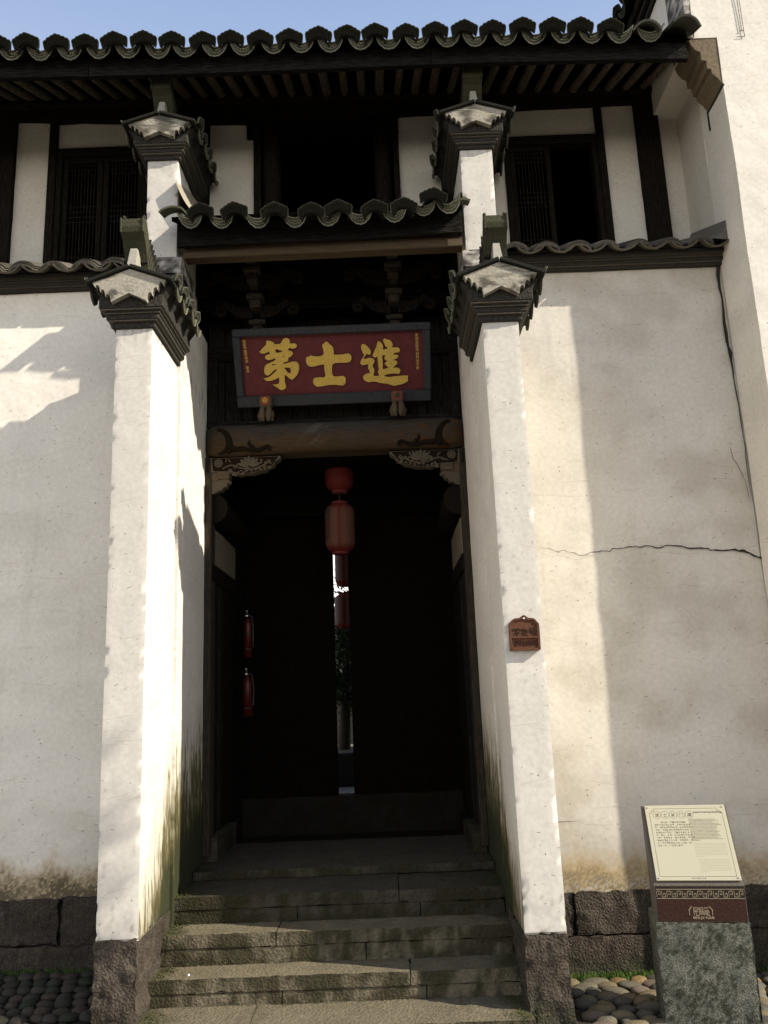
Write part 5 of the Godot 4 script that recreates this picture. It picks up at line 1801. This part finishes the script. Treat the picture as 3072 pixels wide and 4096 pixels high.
func stand() -> void:
	var s := thing("information_stand", "information stand with printed plate on a mossy stone block", "sign", Vector3(1.577, -0.2, 1.1))
	s.rotation.y = -0.17
	s.position.x = 1.572
	var st := mk()
	uneven(st, Vector3(1.346, -0.3, 0.93), Vector3(1.812, 0.422, 1.25), 0.014, 0.006, 9.0, "z+y+x-", "mossy", 0.02)
	done(st, "stone_block", M.mossy, s)
	st = mk()
	var side := poly([1.244, 0.4225, 1.244, 0.597, 1.0, 0.962, 0.965, 0.955, 1.03, 0.6, 1.03, 0.4225])
	extr(st, side, 0.448, Transform3D(Basis(Vector3(0, 0, 1), Vector3(0, 1, 0), Vector3(1, 0, 0)), Vector3(1.357, 0, 0)))
	done(st, "case", M.frame_grey, s)
	st = mk()
	span(st, Vector3(1.362, 0.425, 1.24), Vector3(1.801, 0.531, 1.2465))
	done(st, "lower_band", M.rust, s)
	st = mk()
	span(st, Vector3(1.362, 0.5315, 1.24), Vector3(1.801, 0.594, 1.2463))
	var band := done(st, "upper_band", M.rust_dark, s)
	st = mk()
	var bt := Transform3D(Basis.IDENTITY, Vector3(1.364, 0.535, 1.2462))
	for y in [0.0, 0.0445]:
		raised(st, PackedVector2Array([Vector2(0, y), Vector2(0.435, y)]), 0.0022, 0.0012, bt)
	var n := 17
	for i in n:
		var x := i * 0.435 / n + 0.002
		var m := PackedVector2Array()
		var u := 0.0058
		for q in [[0, 0], [0, 5], [3, 5], [3, 2], [1.6, 2], [1.6, 3.5]]:
			m.append(Vector2(x + q[0] * u, 0.007 + (q[1] if i % 2 == 0 else 5 - q[1]) * u))
		raised(st, m, 0.0021, 0.0012, bt)
	done(st, "fret_pattern", M.pale_ink, band)
	# the emblem: three stylised characters under a stepped gable line, and its Latin name
	st = mk()
	var et := Transform3D(Basis.IDENTITY.scaled(Vector3(0.0115, 0.0115, 1)), Vector3(1.515, 0.442, 1.2465))
	for l in [[[2.3, 1.1, 2.3, 4.2, 4.2, 4.2, 4.2, 3.3, 2.3, 3.3]], [[2.3, 2.6, 4.2, 2.6]], [[3.2, 3.3, 3.2, 1.1, 4.4, 1.1]], [[4.7, 1.1, 4.7, 4.2, 6.3, 4.2, 6.3, 3.3, 4.7, 3.3]], [[5.0, 2.7, 6.6, 2.7, 6.6, 1.1]], [[5.2, 2.2, 6.2, 2.2, 6.2, 1.6, 5.2, 1.6, 5.2, 2.2]], [[6.9, 4.2, 8.6, 4.2]], [[7.1, 3.5, 7.1, 1.4]], [[7.1, 3.0, 7.7, 3.0, 7.7, 1.1]], [[8.1, 3.5, 8.1, 1.1, 9.2, 1.1]], [[8.1, 3.0, 8.7, 3.0, 8.7, 1.6]], [[0.4, 1.2, 0.4, 2.8, 0.1, 3.4, 0.6, 3.4, 0.6, 4.0, 1.1, 4.0, 1.1, 4.6, 1.8, 4.6]], [[10.2, 1.2, 10.2, 2.8, 10.5, 3.4, 10.0, 3.4, 10.0, 4.0, 9.5, 4.0, 9.5, 4.6, 8.8, 4.6]]]:
		raised(st, poly(l[0]), 0.24, 0.0012, et)
	done(st, "emblem", M.pale_ink, s)
	lettering("MIN JU YUAN", 0.0165, M.pale_ink, s, Transform3D(Basis.IDENTITY, Vector3(1.534, 0.443, 1.247)), true)
	var t := Transform3D(Basis(Vector3(1, 0, 0), Vector3(0, 0.8313, -0.5558), Vector3(0, 0.5558, 0.8313)), Vector3(1.3585, 0.597, 1.244))
	st = mk()
	box(st, t * Vector3(0.226, 0.228, 0.008), Vector3(0.424, 0.414, 0.006), t.basis, 0.001)
	var plate := done(st, "plate", M.brass, s)
	st = mk()
	var c := [t * Vector3(0.0155, 0.0225, 0.0114), t * Vector3(0.4365, 0.0225, 0.0114), t * Vector3(0.4365, 0.4335, 0.0114), t * Vector3(0.0155, 0.4335, 0.0114)]
	quad(st, c[3], c[2], c[1], c[0], Vector2(0, 0), Vector2(1, 0), Vector2(1, 1), Vector2(0, 1))
	var pm := surf(Color.WHITE, 0.42, plate_print(), null, Vector3.ONE, false)
	done(st, "printed_face", pm, plate)
	var ft := t * Transform3D(Basis.IDENTITY, Vector3(0, 0, 0.0116))
	lettering("Jinshi Ordering Building", 0.0128, M.ink, plate, ft * Transform3D(Basis.IDENTITY, Vector3(0.268, 0.392, 0)), true)
	var en := ["Jinshi ordering building has another name: the", "street passing building, and it was located at Zhen in", "Luyuan Village of Tangshan County. It was", "constructed in the early period of Ming dynasty. The", "back portions remained original, and the front part had", "undergone some alterations. The purpose of the", "brackets set was for ostentation, and the door", "building was to put a plaque in the middle. The", "owner of the plaque was Gong Chengjian, who", "belonged to a Jinshi in the fortieth year of Wanli of", "Ming dynasty (1612). Gong Shiyang, his father,", "was the scholar of the 37th year of Jiajing (1558).", "The father and the son had been officials for many", "years and had brought prosperity and fame to", "local people, thus they were known to the rest of the", "whole nation."]
	for i in en.size():
		lettering(en[i], 0.0066, M.grey_ink, plate, ft * Transform3D(Basis.IDENTITY, Vector3(0.235, 0.352 - i * 0.0078, 0)))
	st = mk()
	for q in [[0.028, 0.422], [0.424, 0.422], [0.028, 0.034], [0.424, 0.034]]:
		var a := t * Vector3(q[0], q[1], 0.011)
		tube(st, [a, a + t.basis.z * 0.003, a + t.basis.z * 0.005], [0.0055, 0.005, 0.002], 10)
	done(st, "screws", M.steel, plate)

# ------------------------------------------------------------------ ground
func ground_y(x: float, z: float) -> float:
	var y := -0.10
	if x < -1.3:
		y = lerpf(-0.10, 0.06 - 0.13 * (z - 0.35), smoothstep(2.4, 1.0, z) * smoothstep(-1.35, -1.6, x))
	elif x > 0.8:
		y = -0.085
	return y

func ground() -> void:
	var st := mk()
	var xs := [-90.0, -30.0, -10.0, -5.0]
	for i in 61:
		xs.append(-3.5 + i * 0.12)
	xs.append_array([5.0, 10.0, 30.0, 90.0])
	var zs := [-90.0, -20.0, -3.0, 0.0]
	for i in 22:
		zs.append(0.2 + i * 0.12)
	zs.append_array([4.0, 8.0, 30.0, 90.0])
	st.set_smooth_group(1)
	for i in xs.size() - 1:
		for j in zs.size() - 1:
			var q := []
			for k in [[i, j], [i + 1, j], [i + 1, j + 1], [i, j + 1]]:
				var x: float = xs[k[0]]
				var z: float = zs[k[1]]
				q.append(Vector3(x, ground_y(x, z) + 0.012 * na.get_noise_2d(x * 5.0, z * 5.0) - (0.02 if z > 3.0 or z < 0.0 else 0.0), z))
			for k in [0, 1, 2, 0, 2, 3]:
				st.set_color(tint("earth", q[k], Vector3.UP))
				st.add_vertex(q[k])
	var g := struct(st, "ground", M.earth)
	st = mk()
	span(st, Vector3(-40, -0.2, 2.2), Vector3(40, -0.085, 7.5))
	struct(st, "street", M.paving)
	# river cobbles set in earth on both sides of the steps
	var shapes := []
	for v in 4:
		var s := mk()
		var ring := []
		for i in 6:
			var a := -0.6 + (PI / 2 + 0.6) * i / 5.0
			var row := []
			for k in 10:
				var b := TAU * k / 10.0
				var p := Vector3(cos(a) * cos(b), sin(a), cos(a) * sin(b))
				p *= 1.0 + 0.16 * na.get_noise_3dv(p * 0.9 + Vector3(v * 9.0, 0, 0))
				row.append(p)
			ring.append(row)
		s.set_smooth_group(3)
		for i in 5:
			for k in 10:
				quad(s, ring[i][k], ring[i][(k + 1) % 10], ring[i + 1][(k + 1) % 10], ring[i + 1][k])
		shapes.append(mesh_of(s))
	var tones := []
	for c in [[0.19, 0.165, 0.115], [0.145, 0.132, 0.098], [0.225, 0.18, 0.105], [0.115, 0.108, 0.088], [0.20, 0.15, 0.112], [0.29, 0.19, 0.085]]:
		var m := surf(lin(c[0], c[1], c[2]), 0.72, M.cobble.albedo_texture, M.cobble.normal_texture, Vector3(5, 5, 5), true, 0.6)
		tones.append(m)
	var mossy := []  # mossy tones, darkened further in colour for the shade of the left wing
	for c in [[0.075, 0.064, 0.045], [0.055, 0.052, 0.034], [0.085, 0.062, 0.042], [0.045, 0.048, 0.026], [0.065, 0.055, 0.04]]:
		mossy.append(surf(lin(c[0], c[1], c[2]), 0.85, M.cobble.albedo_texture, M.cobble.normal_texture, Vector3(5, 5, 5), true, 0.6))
	var r := RandomNumberGenerator.new()
	r.seed = 77
	for side in 2:
		var x0 := 0.93 if side == 0 else -2.85
		var x1 := 2.5 if side == 0 else -1.66
		var z := 0.52 if side == 0 else 0.46
		var odd := 0
		while z < 1.42:
			var dz := lerpf(0.072, 0.092, r.randf())
			var x := x0 + (odd % 2) * 0.05
			while x < x1:
				var l := r.randf_range(0.045, 0.088) if side == 0 else r.randf_range(0.035, 0.06)
				x += l
				if side == 0 and x > 1.33 and x < 1.83 and z > 0.92:
					x += 0.06
					continue
				var w := dz * r.randf_range(0.5, 0.66)
				var turn := r.randf_range(-0.5, 0.5) + (0.0 if side == 0 else 0.9)
				var b := Basis(Vector3.UP, turn) * Basis.from_euler(Vector3(r.randf_range(-0.15, 0.15), 0, r.randf_range(-0.15, 0.15))) * Basis.IDENTITY.scaled(Vector3(l * 1.04, r.randf_range(0.022, 0.036), w))
				var zz := z + r.randf_range(-0.018, 0.018)
				var pick := r.randi() % 10
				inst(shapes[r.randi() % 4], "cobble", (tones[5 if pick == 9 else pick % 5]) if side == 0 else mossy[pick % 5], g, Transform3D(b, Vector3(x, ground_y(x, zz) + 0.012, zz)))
				x += l * 0.94
			z += dz
			odd += 1
	# grass along the foot of the walls and between the stones
	st = mk()
	for i in 5200:
		var right := r.randf() < 0.62
		var x := r.randf_range(0.9, 2.4) if right else r.randf_range(-2.9, -1.62)
		if right and r.randf() < 0.55:
			x = r.randf_range(0.9, 1.6)
		var z := 0.375 + absf(r.randfn(0, 0.05))
		var tall := r.randf_range(0.012, 0.04)
		if r.randf() < 0.28:
			z = r.randf_range(0.5, 1.35)
			tall = r.randf_range(0.008, 0.02)
			if na.get_noise_2d(x * 4.0, z * 4.0) < 0.12:
				continue
		var p := Vector3(x, ground_y(x, z) + 0.003, z)
		var a := r.randf_range(0, TAU)
		var d := Vector3(cos(a), 0, sin(a)) * 0.003
		var k := r.randf_range(0.6, 1.4)
		st.set_color(Color(k, k, k * 0.9))
		tri(st, p - d, p + d, p + Vector3(r.randf_range(-0.015, 0.015), tall, r.randf_range(-0.015, 0.015)))
	var gr := struct(st, "grass", M.grass)
	gr.set_meta("kind", "stuff")

# a tree over the street, outside the frame: its twigs dapple the foot of the left wing wall
func street_tree(sun: Vector3) -> void:
	var t := thing("street_tree", "thin street tree whose twigs throw soft stripes on the left wing wall", "tree", Vector3(5.3, -0.1, 4.7))
	var st := mk()
	var top := Vector3(5.0, 6.4, 4.5)
	tube(st, [Vector3(5.3, -0.1, 4.7), Vector3(5.2, 2.2, 4.66), Vector3(5.05, 4.4, 4.55), top], [0.12, 0.1, 0.07, 0.03], 9)
	var lv := mk()
	var r := RandomNumberGenerator.new()
	r.seed = 31
	for q in [[0.52, 7.2], [0.80, 7.0], [1.02, 7.3], [1.22, 6.9], [1.55, 7.2], [0.06, 6.8]]:
		var a: Vector3 = Vector3(-1.375, q[0], 1.185) + sun * float(q[1])
		var b: Vector3 = a + Vector3(r.randf_range(0.0, 0.1), r.randf_range(-0.02, 0.06), 0.75)
		tube(st, [Vector3(5.05, a.y + 0.3, 4.55), b + Vector3(0.1, 0.05, 0.1), a + Vector3(0, 0, 0.02)], [0.03, 0.014, 0.005], 6)
		for i in 150:
			var c: Vector3 = a.lerp(b, r.randf()) + Vector3(r.randfn(0, 0.05), r.randfn(0, 0.035), maxf(0.0, r.randfn(0.03, 0.03)))
			leaf(lv, c, r.randf_range(0.04, 0.075), r)
	for i in 700:
		leaf(lv, top + Vector3(r.randfn(0.2, 0.5), r.randfn(0.3, 0.4), r.randfn(0.6, 0.4)), r.randf_range(0.06, 0.1), r)
	done(st, "trunk", M.bark, t)
	done(lv, "crown", M.leaf, t)

# ------------------------------------------------------------------
func _ready() -> void:
	var pitch := deg_to_rad(12.5)
	var roll := deg_to_rad(2.25)
	var cam := Camera3D.new()
	cam.name = "camera"
	cam.fov = 63.42
	cam.near = 0.05
	cam.far = 400.0
	var u0 := Vector3(0, cos(pitch), sin(pitch))
	var rt := Vector3(1, 0, 0) * cos(roll) - u0 * sin(roll)
	var up := u0 * cos(roll) + Vector3(1, 0, 0) * sin(roll)
	cam.transform = Transform3D(Basis(rt, up, rt.cross(up)), Vector3(0, 1.62, 5.875))
	add_child(cam)
	cam.current = true

	var sky_mat := ProceduralSkyMaterial.new()
	sky_mat.sky_top_color = lin(0.072, 0.118, 0.215)
	sky_mat.sky_horizon_color = lin(1.0, 0.95, 0.86)
	sky_mat.sky_energy_multiplier = 1.3
	sky_mat.sky_curve = 0.235
	sky_mat.ground_bottom_color = lin(0.2, 0.18, 0.15)
	sky_mat.ground_horizon_color = lin(0.5, 0.5, 0.48)
	sky_mat.sun_angle_max = 0.5
	var sky := Sky.new()
	sky.sky_material = sky_mat
	var env := Environment.new()
	env.background_mode = Environment.BG_SKY
	env.sky = sky
	env.background_energy_multiplier = 1.0
	env.ambient_light_source = Environment.AMBIENT_SOURCE_SKY
	env.tonemap_mode = Environment.TONE_MAPPER_LINEAR
	env.tonemap_exposure = 1.65
	env.sdfgi_enabled = true
	env.ssao_enabled = true
	env.ssil_enabled = true
	var we := WorldEnvironment.new()
	we.name = "world"
	we.environment = env
	add_child(we)

	var az := deg_to_rad(69.0)
	var el := deg_to_rad(34.0)
	var sun := Vector3(sin(az) * cos(el), sin(el), cos(az) * cos(el))
	var l := DirectionalLight3D.new()
	l.name = "sun"
	l.light_energy = 1.6
	l.light_color = Color(1.0, 0.965, 0.90)
	l.light_angular_distance = 0.6
	l.shadow_enabled = true
	add_child(l)
	l.look_at_from_position(Vector3.ZERO, -sun, Vector3.UP)

	materials()
	tiles()
	ground()
	walls()
	right_building()
	house()
	canopy()
	gate()
	porch()
	passage()
	steps()
	signboard()
	lanterns()
	plaque()
	stand()
	street_tree(sun)
